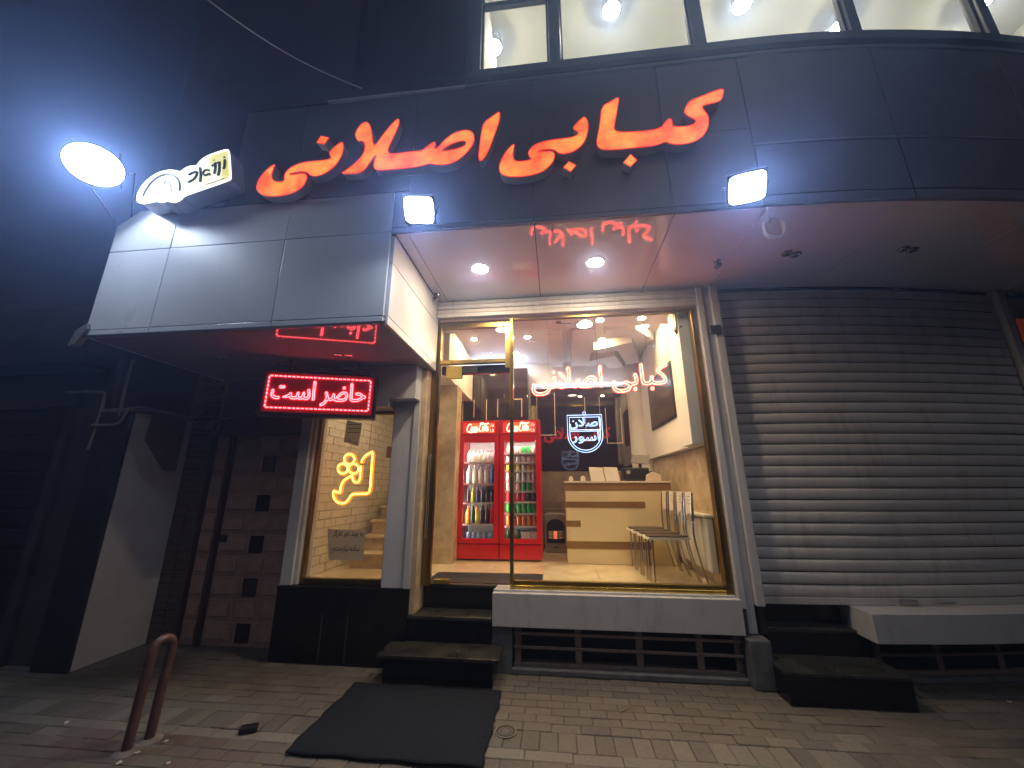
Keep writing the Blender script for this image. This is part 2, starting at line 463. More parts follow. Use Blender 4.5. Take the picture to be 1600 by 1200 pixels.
def text_loops(body, res=0.012, blur=1, grow=0.5):
    """outlines of the joined lettering as closed loops"""
    V, T, size = text_tris(body)
    pad = 6
    W, H = int(size[0] / res) + 2 * pad, int(size[1] / res) + 2 * pad
    g = np.zeros((H, W))
    G = V / res + pad
    for t in T:
        a, b, c = G[t]
        x0, x1 = int(min(a[0], b[0], c[0])), int(max(a[0], b[0], c[0])) + 2
        y0, y1 = int(min(a[1], b[1], c[1])), int(max(a[1], b[1], c[1])) + 2
        X, Y = np.meshgrid(np.arange(x0, x1), np.arange(y0, y1))
        d = (b[0]-a[0])*(c[1]-a[1]) - (c[0]-a[0])*(b[1]-a[1])
        if abs(d) < 1e-9: continue
        u = ((X-a[0])*(c[1]-a[1]) - (c[0]-a[0])*(Y-a[1])) / d
        w = ((b[0]-a[0])*(Y-a[1]) - (X-a[0])*(b[1]-a[1])) / d
        g[y0:y1, x0:x1][(u >= -0.02) & (w >= -0.02) & (u + w <= 1.02)] = 1
    for _ in range(blur):
        for ax in (0, 1):
            g = (np.roll(g, 1, ax) + 2 * g + np.roll(g, -1, ax)) / 4
    S = {}
    def lerp(p, q):
        a, b = g[p[1], p[0]], g[q[1], q[0]]
        t = (grow - a) / (b - a)
        return (p[0] + (q[0]-p[0]) * t, p[1] + (q[1]-p[1]) * t)
    inside = g > grow
    nxt = {}
    pos = {}
    code = inside[:-1, :-1] * 1 + inside[:-1, 1:] * 2 + inside[1:, 1:] * 4 + inside[1:, :-1] * 8
    tab = {1: [(3, 0)], 2: [(0, 1)], 3: [(3, 1)], 4: [(1, 2)], 5: [(3, 2), (1, 0)], 6: [(0, 2)], 7: [(3, 2)], 8: [(2, 3)],
           9: [(2, 0)], 10: [(0, 3), (2, 1)], 11: [(2, 1)], 12: [(1, 3)], 13: [(1, 0)], 14: [(0, 3)]}
    for j, i in zip(*np.nonzero((code > 0) & (code < 15))):
        E = [((i, j), (i+1, j)), ((i+1, j), (i+1, j+1)), ((i, j+1), (i+1, j+1)), ((i, j), (i, j+1))]
        for a, b in tab[int(code[j, i])]:
            nxt[E[a]] = E[b]
            for e in (a, b):
                if E[e] not in pos: pos[E[e]] = lerp(*E[e])
    loops = []
    while nxt:
        k0 = next(iter(nxt)); k = k0; L = []
        while k in nxt:
            L.append(pos[k]); k = nxt.pop(k)
        if len(L) > 8: loops.append([((x - pad) * res, (y - pad) * res) for x, y in L])
    return loops, size
def thin(loop, step):
    """resample a closed loop to even steps"""
    P = np.array(loop + [loop[0]]); d = np.r_[0, np.cumsum(np.hypot(*np.diff(P, axis=0).T))]
    n = max(5, int(d[-1] / step)); t = np.linspace(0, d[-1], n, endpoint=False)
    return list(zip(np.interp(t, d, P[:, 0]), np.interp(t, d, P[:, 1])))
def arc(c, r, a0, a1, n):
    return [(c[0] + r * math.cos(R(a0 + (a1 - a0) * i / n)), c[1] + r * math.sin(R(a0 + (a1 - a0) * i / n))) for i in range(n + 1)]
def smooth2(pts, closed=True, it=2):
    P = [tuple(p) for p in pts]
    for _ in range(it):
        Q = []
        m = len(P)
        for i in range(m if closed else m - 1):
            a, b = P[i], P[(i + 1) % m]
            Q += [tuple(a[k] * .75 + b[k] * .25 for k in range(len(a))), tuple(a[k] * .25 + b[k] * .75 for k in range(len(a)))]
        if not closed: Q = [P[0]] + Q + [P[-1]]
        P = Q
    return P

# ================================================================== SETTING: ground and pavement
g = MB().box(-90, 90, -90, 90, -0.5, -0.06).build('ground', 'asphalt'); tag(g, kind='structure')
g['label'] = 'dark ground sheet reaching to the horizon'
pv = MB().box(-9.0, 7.0, -3.0, 7.0, -0.055, -0.012).build('pavement', 'sand'); tag(pv, 'beige block paving of the footpath in front of the shop', kind='structure')
def paver_mesh(w, d):
    m = MB(); b = 0.004
    x, y = w / 2, d / 2
    m.add([(-x,-y,-.03),(x,-y,-.03),(x,y,-.03),(-x,y,-.03),(-x,-y,-b),(x,-y,-b),(x,y,-b),(-x,y,-b),
           (-x+b,-y+b,0),(x-b,-y+b,0),(x-b,y-b,0),(-x+b,y-b,0)],
          [(0,1,5,4),(1,2,6,5),(2,3,7,6),(3,0,4,7),(4,5,9,8),(5,6,10,9),(6,7,11,10),(7,4,8,11),(8,9,10,11)])
    return m
stretcher = paver_mesh(0.1965, 0.0965); soldier = paver_mesh(0.1165, 0.1965); longone = paver_mesh(0.2965, 0.0965)
pm = {}
for nm, mb in (('stretcher', stretcher), ('soldier', soldier), ('longone', longone)):
    for mt in ('paver', 'paver_b', 'paver_c', 'paver_light', 'paver_red'):
        me = mb.mesh('paver'); me.materials.append(M[mt]); pm[nm, mt] = me
pav = []
y = 4.35; row = 0
while y > 1.2:
    if abs(y - 3.17) < 0.05: kind, d, w = 'soldier', 0.2, 0.12
    elif abs(y - 2.97) < 0.06: kind, d, w = 'longone', 0.1, 0.3
    else: kind, d, w = 'stretcher', 0.1, 0.2
    x = -7.6 + (row % 2) * w / 2 + random.uniform(0, .02)
    while x < 6.2:
        xc, yc = x + w / 2, y - d / 2
        r = random.random()
        if kind == 'longone': mt = 'paver_light'
        elif kind == 'soldier': mt = random.choice(['paver_c', 'paver_c', 'paver', 'paver_light'])
        else: mt = 'paver' if r < .45 else 'paver_b' if r < .75 else 'paver_c' if r < .95 else 'paver_light'
        if -3.3 < xc < -1.9 and yc < 2.85 and r > .4: mt = 'paver_red'
        pav.append((kind, mt, xc, yc + cx(xc)))
        x += w
    y -= d; row += 1
def score(p):
    d = Vector((p[2], p[3], 0)) - CAM
    q = Rc @ d
    if q.z < .1: return 1e9
    u, v = q.x / q.z * FPX, q.y / q.z * FPX
    vis = abs(u) < 800 and abs(v) < 600
    if -1.70 < p[2] < -0.50 and 2.78 < p[3] < 3.58: vis = False     # under the mat
    return q.z if vis else 1e6 + q.z
pav.sort(key=score)
rest = {}
for i, (kind, mt, x, y) in enumerate(pav):
    dz = random.uniform(-.003, .003); rot = Matrix.Rotation(random.uniform(-.012, .012) + math.atan(0.084 * max(0, x - 1.7)), 4, 'Z') @ Matrix.Rotation(random.uniform(-.012, .012), 4, 'X') @ Matrix.Rotation(random.uniform(-.01, .01), 4, 'Y')
    X = Matrix.Translation((x, y, dz - .004)) @ rot
    if i < 298:
        o = bpy.data.objects.new('paver', pm[kind, mt]); col.objects.link(o); o.parent = pv; o.matrix_local = X
    else:
        src = {'stretcher': stretcher, 'soldier': soldier, 'longone': longone}[kind]
        rest.setdefault(mt, MB()).add([X @ Vector(v) for v in src.v], src.f)
allr = MB(); mats = []; midx = []
for k, (mt, mb) in enumerate(rest.items()):
    allr.add(mb.v, mb.f); midx += [k] * len(mb.f); mats.append(M[mt])
ro = allr.build('paver_field', mats[0], pv); ro['kind'] = 'stuff'
for m_ in mats[1:]: ro.data.materials.append(m_)
ro.data.polygons.foreach_set('material_index', midx)

# ================================================================== SHOP BUILDING
B = thing('shop_building', 'kebab shop building with grey panelled fascia, white canopy box and lit upper windows', 'building', (0, 4, 0))
YF = 2.72          # front of the fascia
G = 0.006          # open joint between panels
# carcass behind the panels
c = MB()
c.box(-4.03, -1.36, YF + .05, 4.25, 2.915, 4.10)
c.box(-2.93, -1.30, YF + .05, 4.25, 4.10, 5.20)
c.cbox(-1.30, 6.4, YF + .05, 4.25, 3.75, 5.26)
c.build('carcass', 'black_core', B)
def panel(x0, x1, z0, z1, m, y=YF, t=0.03, name='fascia_panel'):
    g = G / 2
    tilt = random.uniform(-.0015, .0015)
    return MB().cbox(x0 + g, x1 - g, y + tilt, y + t + tilt, z0 + g, z1 - g).build(name, m, B, 0.003)
XW = [-4.07, -3.44, -2.31, -1.34]
for a, b in zip(XW, XW[1:]):
    panel(a, b, 2.87, 2.935, 'white_panel'); panel(a, b, 2.935, 3.715, 'white_panel')
panel(-3.44, -2.31, 3.715, 4.12, 'white_panel'); panel(-2.31, -1.34, 3.715, 4.12, 'white_panel')
# the left end panel is cut off at its top corner
MB().prism([(-4.067, 3.718), (-3.443, 3.718), (-3.443, 4.15), (-3.86, 4.15), (-4.067, 3.99)], lambda x, z: (x, YF, z), lambda x, z: (x, YF + .03, z)).build('fascia_panel', 'white_panel', B, .003)
XD = [-2.95, -2.31, -1.2, -0.12, 0.985, 1.67]
for a, b in zip(XD, XD[1:]):
    panel(a, b, 4.12 if b < -1.19 else 3.75, 4.45, 'dark_panel')
    panel(a, b, 4.45, 5.22, 'dark_panel')
panel(-1.34, -1.2, 3.75, 4.12, 'dark_panel')
for a, b in zip([-1.34, -.12, .985, 1.67], [-.12, .985, 1.67]): panel(a, b, 3.70, 3.75, 'dark_panel')
XR = [1.67, 2.77, 3.87, 4.97, 6.1]
for a, b in zip(XR, XR[1:]):
    panel(a, b, 3.70, 3.79, 'strip_panel'); panel(a, b, 3.79, 4.265, 'dark_panel')
    panel(a, b, 4.265, 4.29, 'strip_panel', YF - .008); panel(a, b, 4.29, 5.22, 'dark_panel')
MB().box(-2.1, -.74, YF - .02, YF + .3, 5.222, 5.245).build('parapet_cap', 'white_panel', B, .003)
MB().cbox(-2.9, 6.2, YF + .01, YF + .30, 5.25, 5.40).build('sill_band', 'dark_frame', B, .004)
MB().cbox(-.74, 6.2, YF - .035, YF + .005, 5.30, 5.395).build('window_sill', 'dark_frame', B, .006)
MB().cbox(-.74, 6.2, YF - .012, YF + .008, 5.225, 5.262).build('sill_trim', 'strip_panel', B, .004)
# sides and underside of the white canopy box
for z0, z1 in ((2.87, 2.945), (2.945, 3.43), (3.43, 3.70)):
    MB().box(-1.345, -1.315, YF + .033, 4.06, z0 + .003, z1 - .003).build('side_panel', 'white_panel', B, .003)
MB().box(-4.07, -4.04, YF + .033, 4.2, 2.873, 4.0).build('side_panel', 'white_panel', B, .003)
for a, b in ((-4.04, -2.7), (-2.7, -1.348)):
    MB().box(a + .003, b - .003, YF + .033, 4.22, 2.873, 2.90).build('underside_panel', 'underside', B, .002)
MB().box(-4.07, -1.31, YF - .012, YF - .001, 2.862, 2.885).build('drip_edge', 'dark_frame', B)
# torn, lifting edge of the box by its left end
MB().prism([(-4.12, 2.93), (-4.03, 2.99), (-4.02, 2.94), (-4.09, 2.80), (-4.16, 2.79)], lambda x, z: (x, YF - .03, z), lambda x, z: (x, YF + .02, z)).build('torn_corner', 'strip_panel', B)
# shop soffit
XS = [-1.312, -1.2, -0.115, 1.005, 1.70, 2.80, 3.90, 5.0, 6.1]
for a, b in zip(XS, XS[1:]):
    MB().cbox(a + .004, b - .004, YF + .034, 4.06, 3.703, 3.73).build('soffit_panel', 'soffit_white', B, .002)
# upper storey: posts and panes of the curved window band, lit room behind
posts = [(-.74, -.60), (.055, .165), (1.35, 1.45), (2.67, 2.76), (3.89, 3.99), (5.1, 5.2)]
ub = thing('upper_window', 'curved band of lit upper floor windows with dark posts above the fascia', 'window', (2.2, 2.8, 5.4))
for a, b in posts:
    MB().cbox(a, b, YF - .01, YF + .10, 5.403, 7.6).build('post', 'dark_frame', ub, .006)
for (a, b), (c_, d) in zip(posts, posts[1:]):
    MB().cbox(b + .004, c_ - .004, YF + .04, YF + .05, 5.408, 7.6).build('pane', 'upper_glass', ub)
    for xa, xb in ((b, b + .022), (c_ - .022, c_)):
        MB().cbox(xa + .001, xb - .001, YF + .025, YF + .065, 5.405, 7.6).build('bead', 'black_core', ub)
MB().cbox(-.60, .055, YF + .02, YF + .07, 6.30, 6.36).build('transom', 'dark_frame', ub, .004)
MB().cbox(-.74, 6.2, YF - .02, YF + .12, 7.6, 7.9).build('head', 'dark_frame', ub)
ur = MB()
ur.cbox(-.7, 6.3, 6.6, 6.7, 5.3, 7.7); ur.cbox(-.72, 6.3, YF + .13, 6.7, 7.45, 7.6); ur.box(-.72, -.66, YF + .13, 6.7, 5.3, 7.6)
ur.box(6.25, 6.4, 3.7, 7.6, 5.3, 7.6); ur.cbox(-.66, 6.3, YF + .31, 6.6, 5.27, 5.30)
ur.build('upper_room', 'room_beige', B)
def on_z(x, y, z):
    d = Rc.transposed() @ Vector(((x - 800.0) / FPX, (y - 600.0) / FPX, 1.0))
    return CAM + d * ((z - CAM.z) / d.z)
lamp_words = ['leftmost pane', 'second pane from the left', 'third pane from the left', 'pane just left of the fourth post', 'rightmost pane in view']
for k, (x, y) in enumerate([(772, 74), (956, 16), (1160, 8), (1312, 44), (1532, 8)]):
    p = on_z(x, y, 7.30)
    t = thing('ceiling_spotlight', 'glowing ceiling spotlight seen through the ' + lamp_words[k] + ' upstairs', 'ceiling light', (p.x, p.y, 7.30), 'ceiling spotlights in the upstairs room')
    MB().lathe([(.105, 0), (.115, .02), (.105, .15)], (p.x, p.y, 7.30), 20).build('housing', 'guide_white', t)
    MB().lathe([(.02, -.045), (.065, -.035), (.098, -.004), (.098, -.001)], (p.x, p.y, 7.30), 20).build('lens', 'upper_lamp', t)
# taller masses behind the fascia, left
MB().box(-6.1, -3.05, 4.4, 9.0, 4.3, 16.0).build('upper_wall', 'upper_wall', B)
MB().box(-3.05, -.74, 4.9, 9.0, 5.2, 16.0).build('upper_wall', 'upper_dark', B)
MB().box(-.78, -.74, YF + .31, 4.9, 5.25, 9.0).build('upper_wall', 'upper_dark', B)
MB().cbox(-.74, 6.3, YF - .02, 4.9, 7.9, 9.0).build('upper_wall', 'dark_panel', B)

# ---- shopfront: pilasters, plinth, lintel, jamb
MB().box(-2.775, -2.655, 3.955, 4.22, .662, 2.87).build('pilaster', 'white_panel', B, .004)
MB().box(-2.655, -2.62, 3.985, 4.20, .662, 2.87).build('pilaster', 'guide_white', B, .003)
MB().box(-1.72, -1.50, 3.955, 4.22, .662, 2.87).build('pilaster', 'white_panel', B, .004)
MB().box(-1.497, -1.43, 3.935, 4.22, .662, 2.87).build('pilaster', 'guide_white', B, .004)
MB().box(-2.615, -1.725, 3.80, 4.20, 2.42, 2.868).build('lintel', 'white_panel', B, .004)
MB().box(-1.722, -1.435, 3.80, 3.95, 2.50, 2.868).build('lintel', 'white_panel', B, .004)
MB().box(-2.78, -1.432, 3.94, 4.25, 0.0, .659).build('plinth', 'granite', B, .004)
MB().box(-2.785, -1.428, 3.93, 3.945, .635, .657).build('plinth_cap', 'granite', B, .003)
for xx in (-2.28, -2.02):
    MB().box(xx, xx + .012, 3.93, 3.944, 0.02, .42).build('plinth_bead', 'dark_frame', B)
MB().box(-1.428, -1.375, 3.96, 4.34, .44, 3.46).build('door_jamb', 'marble', B, .003)
MB().box(-1.312, 1.60, 3.985, 4.06, 3.49, 3.535).build('gate_housing', 'shutter', B, .006)
for k in range(3):
    MB().box(-1.312, 1.60, 3.99 - .008 * (k == 1), 4.05, 3.537 + k * .054, 3.587 + k * .054).build('gate_slat', 'shutter', B, .012)
# folded-away gate rails and the stone pier at the right of the window
for (a, b, y0, z0, z1) in ((1.565, 1.625, 3.965, .57, 3.70), (1.628, 1.70, 3.995, .37, 3.70), (1.703, 1.775, 3.945, .60, 3.70)):
    MB().box(a, b, y0, 4.10, z0, z1).build('gate_rail', 'guide_white', B, .005)
MB().box(1.56, 1.735, 3.86, 4.12, 0, .365).build('stone_pier', 'pier_stone', B, .012)
MB().box(1.735, 1.79, 4.02, 4.3, .365, .59).build('stone_pier', 'black_core', B)
# ledges
MB().box(-.62, 1.572, 3.925, 4.25, .375, .652).build('window_ledge', 'ledge_white', B, .004)
MB().cbox(2.52, 6.1, 3.79, 4.3, .385, .60).build('window_ledge', 'ledge_white', B, .004)
# basement recess and side cheeks
bw = MB()
bw.box(-.62, -.435, 3.97, 4.4, 0, .37); bw.box(-.45, 1.58, 4.30, 4.5, 0, .374); bw.cbox(2.6, 6.1, 4.32, 4.5, 0, .384)
bw.box(1.79, 2.6, 4.40, 4.6, 0, .60)
bw.build('basement_wall', 'black_core', B)
MB().box(-.62, -.44, 3.955, 3.969, 0, .37).build('basement_wall', 'pier_stone', B)
MB().cbox(-.44, 1.58, 3.94, 4.02, 0, .045).build('basement_kerb', 'pier_stone', B, .008)
MB().cbox(2.62, 6.1, 4.06, 4.2, 0, .045).build('basement_kerb', 'pier_stone', B, .008)

def grille(x0, x1, y, z0, z1, posts_, label):
    t = thing('basement_grille', label, 'grille', ((x0 + x1) / 2, y, 0), 'basement grilles under the ledges')
    for p in posts_:
        MB().cbox(p - .028, p + .028, y, y + .03, z0, z1).build('post', 'grille_brown', t, .003)
    MB().cbox(x0, x1, y - .004, y + .036, z0 - .03, z0).build('rail', 'grille_brown', t, .003)
    for z in (z0 + .115, z0 + .225):
        MB().cbox(x0, x1, y - .022, y - .002, z, z + .022).build('bar', 'grille_brown', t, .003)
grille(-.425, 1.555, 4.0, .075, .372, [-.39, .155, .69, 1.20, 1.52], 'rusty brown basement grille under the white ledge of the lit window')
grille(2.70, 6.0, 4.12, .075, .384, [2.73, 3.25, 3.80, 4.35, 4.9, 5.5], 'dim basement grille under the grey ledge of the closed shutter')

# ---- entrance steps
st = thing('entrance_steps', 'black granite entrance steps with worn treads in front of the glass door', 'steps', (-1.05, 3.9, 0))
def step(parent, x0, x1, y0, y1, z0, z1, nose=.03, side=.03):
    r = MB().box(x0 + side, x1 - side, y0 + nose, y1, z0, z1 - .03).build('riser', 'granite', parent, .003)
    MB().box(x0, x1, y0, y1, z1 - .029, z1).build('tread', 'tread', parent, .005)
step(st, -1.575, -.515, 3.64, 3.97, 0.0, .218, .03, .055)
step(st, -1.44, -.632, 3.955, 4.22, .22, .432, .025, .01)
step(st, -1.372, -.632, 4.19, 4.70, .434, .656, .02, .0)
ss = thing('side_steps', 'black granite steps leading to the closed grey roller shutter', 'steps', (2.2, 3.9, 0))
MB().box(1.72, 2.60, 3.665, 4.02, 0.0, .195).build('riser', 'granite', ss, .003)
MB().box(1.715, 2.605, 3.66, 4.02, .196, .222).build('tread', 'tread', ss, .004)
MB().box(1.79, 2.51, 4.025, 4.2, 0.2, .395).build('riser', 'granite', ss, .003)
MB().box(1.79, 2.51, 4.022, 4.22, .396, .42).build('tread', 'tread', ss, .004)
MB().box(1.79, 2.51, 4.20, 4.35, .40, .598).build('riser', 'granite', ss, .003)

# ---- roller shutter of the neighbouring unit
sh = thing('roller_shutter', 'closed grey slatted roller shutter right of the lit shop window', 'roller shutter', (3.3, 4.1, .6))
z = .66; pitch = .1035; k = 0
prof = [(0.0, 0.0), (-.009, .005), (-.0145, .022), (-.016, .050), (-.0145, .076), (-.009, .0925), (.0, .0985)]
MB().cbox(1.78, 4.86, 4.03, 4.06, .602, .657).build('bottom_bar', 'shutter', sh, .004)
MB().cbox(2.95, 3.09, 4.005, 4.029, .607, .652).build('lock', 'steel', sh, .006)
MB().tube([(3.25, 4.01 + cx(3.25), .63), (3.25, 3.985 + cx(3.25), .63), (3.40, 3.985 + cx(3.4), .63), (3.40, 4.01 + cx(3.4), .63)], .007, 6).build('handle', 'steel', sh)
while z < 3.66:
    tl = random.uniform(-.0035, .0035); kx = random.uniform(0, 6)
    m = MB(); n = 22; V = []; F = []
    for i in range(n + 1):
        x = 1.78 + (4.86 - 1.78) * i / n
        w = .0022 * math.sin(x * 2.3 + kx) + random.uniform(-.0008, .0008) - (.010 * math.exp(-((x - 2.9) / .25) ** 2 - ((z - 1.35) / .22) ** 2))
        V += [(x, 4.05 + cx(x) + dy + w, z + dz + tl * (x - 3.3) * .5) for dy, dz in prof]
    q = len(prof)
    for i in range(n):
        for j in range(q - 1): F.append((i*q+j, (i+1)*q+j, (i+1)*q+j+1, i*q+j+1))
    m.add(V, F, True)
    m.build('slat', 'shutter', sh, smooth_angle=False)
    z += pitch; k += 1
MB().cbox(1.776, 6.1, 4.10, 4.14, .6, 3.70).build('backing', 'black_core', sh)
MB().cbox(4.865, 4.96, 3.97, 4.08, .6, 3.70).build('guide_rail', 'guide_white', sh, .006)
# shop beyond the shutter: a sliver of orange board at the picture's edge
nb = MB().cbox(4.98, 5.6, 3.98, 4.05, .62, 3.6).build('side_board', 'marble_brown'); tag(nb, 'brown board beyond the roller shutter at the right edge', 'board')
nb2 = MB().cbox(4.99, 5.5, 3.955, 3.975, 2.6, 3.35).build('orange_sign', emitter('orange_sign', (1.0, .16, .03), .05, (.5, .12, .03))); tag(nb2, 'small dim orange sign past the right end of the shutter', 'sign')

# ---- left window, main window, door and transom
lw = thing('side_window', 'narrow gold framed window left of the door with white bricks behind', 'window', (-2.17, 4.0, .66))
for (a, b, c_, d) in ((-2.618, -2.585, .664, 2.418), (-1.755, -1.722, .664, 2.418)):
    MB().box(a, b, 4.03, 4.09, c_, d).build('frame', 'gold_dark', lw, .004)
MB().box(-2.584, -1.756, 4.03, 4.09, .664, .715).build('frame', 'gold_dark', lw, .004)
MB().box(-2.584, -1.756, 4.03, 4.09, 2.385, 2.418).build('frame', 'gold_dark', lw, .004)
MB().box(-2.583, -1.757, 4.056, 4.064, .716, 2.384).build('pane', 'pane_glass', lw)
sw = thing('shop_window', 'large gold framed shop window above the white ledge', 'window', (.55, 4.05, .66))
for (a, b, y0, z0, z1) in ((-.47, -.432, 4.04, .656, 3.485), (1.50, 1.56, 4.02, .656, 3.485)):
    MB().box(a, b, y0, 4.12, z0, z1).build('frame', 'gold' if a < 0 else 'gold_dark', sw, .004)
MB().box(-.431, 1.499, 4.025, 4.12, .656, .70).build('frame', 'gold', sw, .004)
MB().box(-.431, 1.499, 4.05, 4.10, .701, .735).build('frame', 'gold_dark', sw, .004)
MB().box(-.62, 1.555, 3.99, 4.022, .655, .667).build('sill', 'white_panel', sw, .002)
MB().box(-.431, 1.499, 4.05, 4.10, 3.45, 3.485).build('frame', 'gold_dark', sw, .004)
MB().box(-.430, 1.498, 4.071, 4.079, .736, 3.449).build('pane', 'pane_glass', sw)
tw = thing('transom_window', 'gold framed transom window above the glass door', 'window', (-.9, 4.15, 2.96))
for (a, b, c_, d) in ((-1.372, -1.28, .66, 3.485), (-.53, -.472, 2.90, 3.485)):
    MB().box(a, b, 4.10, 4.16, c_ if a < -1 else c_, d).build('frame', 'gold_dark' if a < -1 else 'gold', tw, .004)
MB().box(-1.279, -.531, 4.10, 4.16, 2.965, 3.01).build('frame', 'gold', tw, .004)
MB().box(-1.279, -.531, 4.10, 4.16, 3.40, 3.485).build('frame', 'gold_dark', tw, .004)
MB().box(-1.279, -.531, 4.126, 4.134, 3.011, 3.399).build('pane', 'pane_glass', tw)
gd = thing('glass_door', 'frameless glass entrance door with gold top rail and long steel handle', 'door', (-.9, 4.2, .66))
MB().box(-1.278, -.474, 4.195, 4.205, .68, 2.86).build('pane', 'pane_glass', gd)
MB().box(-1.279, -.473, 4.17, 4.23, 2.862, 2.96).build('top_rail', 'cabinet_dark', gd, .003)
MB().box(-1.22, -1.03, 4.14, 4.168, 2.80, 2.95).build('patch_fitting', 'gold', gd, .004)
cl = MB().box(-1.025, -.86, 4.13, 4.168, 2.86, 2.94).build('closer', 'black_plastic', gd, .01)
MB().box(-1.27, -1.10, 4.17, 4.232, .66, .70).build('patch_fitting', 'gold', gd, .004)
h = MB().tube([(-1.33, 4.06, 1.10), (-1.33, 4.06, 1.95)], .014, 10).build('handle', 'steel', gd)
for zz in (1.16, 1.89): MB().tube([(-1.33, 4.06, zz), (-1.33, 4.10, zz)], .010, 8).build('standoff', 'steel', h)

# ================================================================== SHOP INTERIOR (setting)
FZ = .66
fl = MB().box(-2.75, 1.62, 4.26, 7.2, .50, FZ).build('shop_floor', 'black_core'); tag(fl, 'cream marble floor inside the kebab shop', kind='structure')
xs = [-2.75, -2.2, -1.37] + [-1.37 + .6 * i for i in range(1, 5)] + [1.62]
ysf = [4.26, 4.72, 5.32, 5.92, 6.6]
for i in range(len(xs) - 1):
    for j in range(len(ysf) - 1):
        if xs[i] >= -1.38 and xs[i] < -.6 and j == 0: continue
        MB().box(xs[i] + .001, xs[i+1] - .001, ysf[j] + .001, ysf[j+1] - .001, FZ + .0005, FZ + .006).build('floor_tile', 'cream_floor', fl)
bkw = MB()
bkw.box(-2.75, 1.7, 6.62, 6.72, .5, 3.9)
bkw.build('back_wall', 'white_wall'); tag(bpy.data.objects['back_wall'], 'white back wall of the shop', kind='structure')
bk = bpy.data.objects['back_wall']
MB().box(-.40, 1.24, 6.58, 6.615, 1.86, 3.27).build('gloss_panel', 'gloss_dark', bk)
for a, b in ((-1.4, -.4), (-.4, .55), (.55, 1.62)):
    for z0, z1 in ((.67, 1.27), (1.27, 1.855)):
        MB().box(a + .002, b - .002, 6.585, 6.615, z0, z1 - .004).build('marble_slab', 'marble_brown', bk)
# niches outlined with pale trim on the dark panel
for (xa, xb, za, zb) in ((-.30, .02, 2.45, 3.2), (.52, .78, 2.52, 3.1), (.86, 1.12, 2.30, 2.9)):
    m = MB().box(xa, xa + .012, 6.565, 6.578, za, zb).box(xb - .012, xb, 6.565, 6.578, za, zb).box(xa + .0121, xb - .0121, 6.565, 6.578, za, za + .014)
    m.build('niche_trim', 'counter_top', bk)
# dark wall cupboards over the fridges
cab = thing('wall_cupboard', 'dark glossy wall cupboards above the two red fridges', 'cupboard', (-.95, 6.4, 2.6))
for a, b in ((-1.62, -1.22), (-1.22, -.82), (-.82, -.42)):
    d = MB().box(a + .002, b - .002, 6.22, 6.57, 1.9, 3.55).build('door', 'cabinet_dark', cab, .003)
    MB().box(a + .10, a + .112, 6.212, 6.219, 2.62, 3.02).box(b - .11, b - .098, 6.212, 6.219, 2.72, 3.02).box(a + .1121, b - .1101, 6.212, 6.219, 2.62 if a < -.9 else 3.006, 2.634 if a < -.9 else 3.02).build('trim', 'counter_top', d)
led = MB().tube([(-1.6, 6.35, 3.575), (-.44, 6.35, 3.575)], .014, 8).build('cove_light', 'cove_led'); tag(led, 'white LED strip glowing on top of the dark cupboards', 'light strip')
led2 = MB().tube([(-.3, 6.50, 3.31), (1.2, 6.50, 3.31)], .010, 8).build('cove_light', emitter('cove_dim', (0.70, 0.78, 1.0), 16.0)); tag(led2, 'white LED strip above the dark glossy back panel', 'light strip')
rw = MB().box(1.60, 1.70, 4.15, 6.62, .5, 3.9).build('right_wall', 'marble_brown'); tag(rw, 'right wall of the shop faced with beige marble', kind='structure')
for j, (y0, y1) in enumerate(((4.15, 4.75), (4.75, 5.45), (5.45, 6.1), (6.1, 6.58))):
    for z0, z1 in ((.668, 1.37), (1.37, 2.02)):
        MB().box(1.575, 1.598, y0 + .002, y1 - .002, z0, z1 - .003).build('marble_slab', 'marble', rw)
MB().box(1.48, 1.598, 4.50, 6.575, 2.03, 3.745).build('bulkhead', 'white_wall', rw, .004)
MB().box(1.40, 1.598, 4.16, 4.497, 2.03, 3.595).build('bulkhead', 'white_wall', rw, .004)
lwl = MB().box(-2.80, -2.70, 4.10, 6.62, .5, 3.9).build('left_wall', 'mortar'); tag(lwl, 'white painted brick wall behind the narrow side window', kind='structure')
bz = .672; row = 0
while bz < 3.0:
    yy = 4.12 - (row % 2) * .12
    while yy < 6.2:
        y0, y1 = max(yy, 4.10), min(yy + .232, 6.2)
        if y1 - y0 > .03:
            MB().box(-2.702, -2.690 + random.uniform(-.003, .003), y0, y1, bz, bz + .088).build('brick', 'white_brick', lwl)
        yy += .24
    bz += .096; row += 1
cg = MB().box(-2.75, 1.62, 4.72, 6.62, 3.75, 3.9); cg.box(-1.43, 1.598, 4.12, 4.72, 3.60, 3.9); cg.box(-2.7, -1.43, 4.1, 4.72, 3.0, 3.9)
cg = cg.build('shop_ceiling', 'white_wall'); tag(cg, 'white stepped ceiling of the shop', kind='structure')
def beam(pts, w, z0, z1, name='ceiling_beam'):
    P = [Vector(p) for p in pts]; L = []; Rr = []
    for k, p in enumerate(P):
        d0 = (P[k] - P[k-1]).normalized() if k else (P[1] - P[0]).normalized()
        d1 = (P[k+1] - P[k]).normalized() if k + 1 < len(P) else d0
        n0, n1 = Vector((-d0.y, d0.x)), Vector((-d1.y, d1.x)); mi = (n0 + n1).normalized(); q = w / 2 / max(.35, mi.dot(n0))
        L.append(tuple(p + mi * q)); Rr.append(tuple(p - mi * q))
    m = MB().prism(L + Rr[::-1], lambda x, y: (x, y, z0), lambda x, y: (x, y, z1))
    return m.build(name, 'white_wall', cg, .003)
def plan(pts, z): return [tuple(on_z(a, b, z)[:2]) for a, b in pts]
beam(plan([(866, 516), (871, 574)], 3.64), .19, 3.64, 3.749)
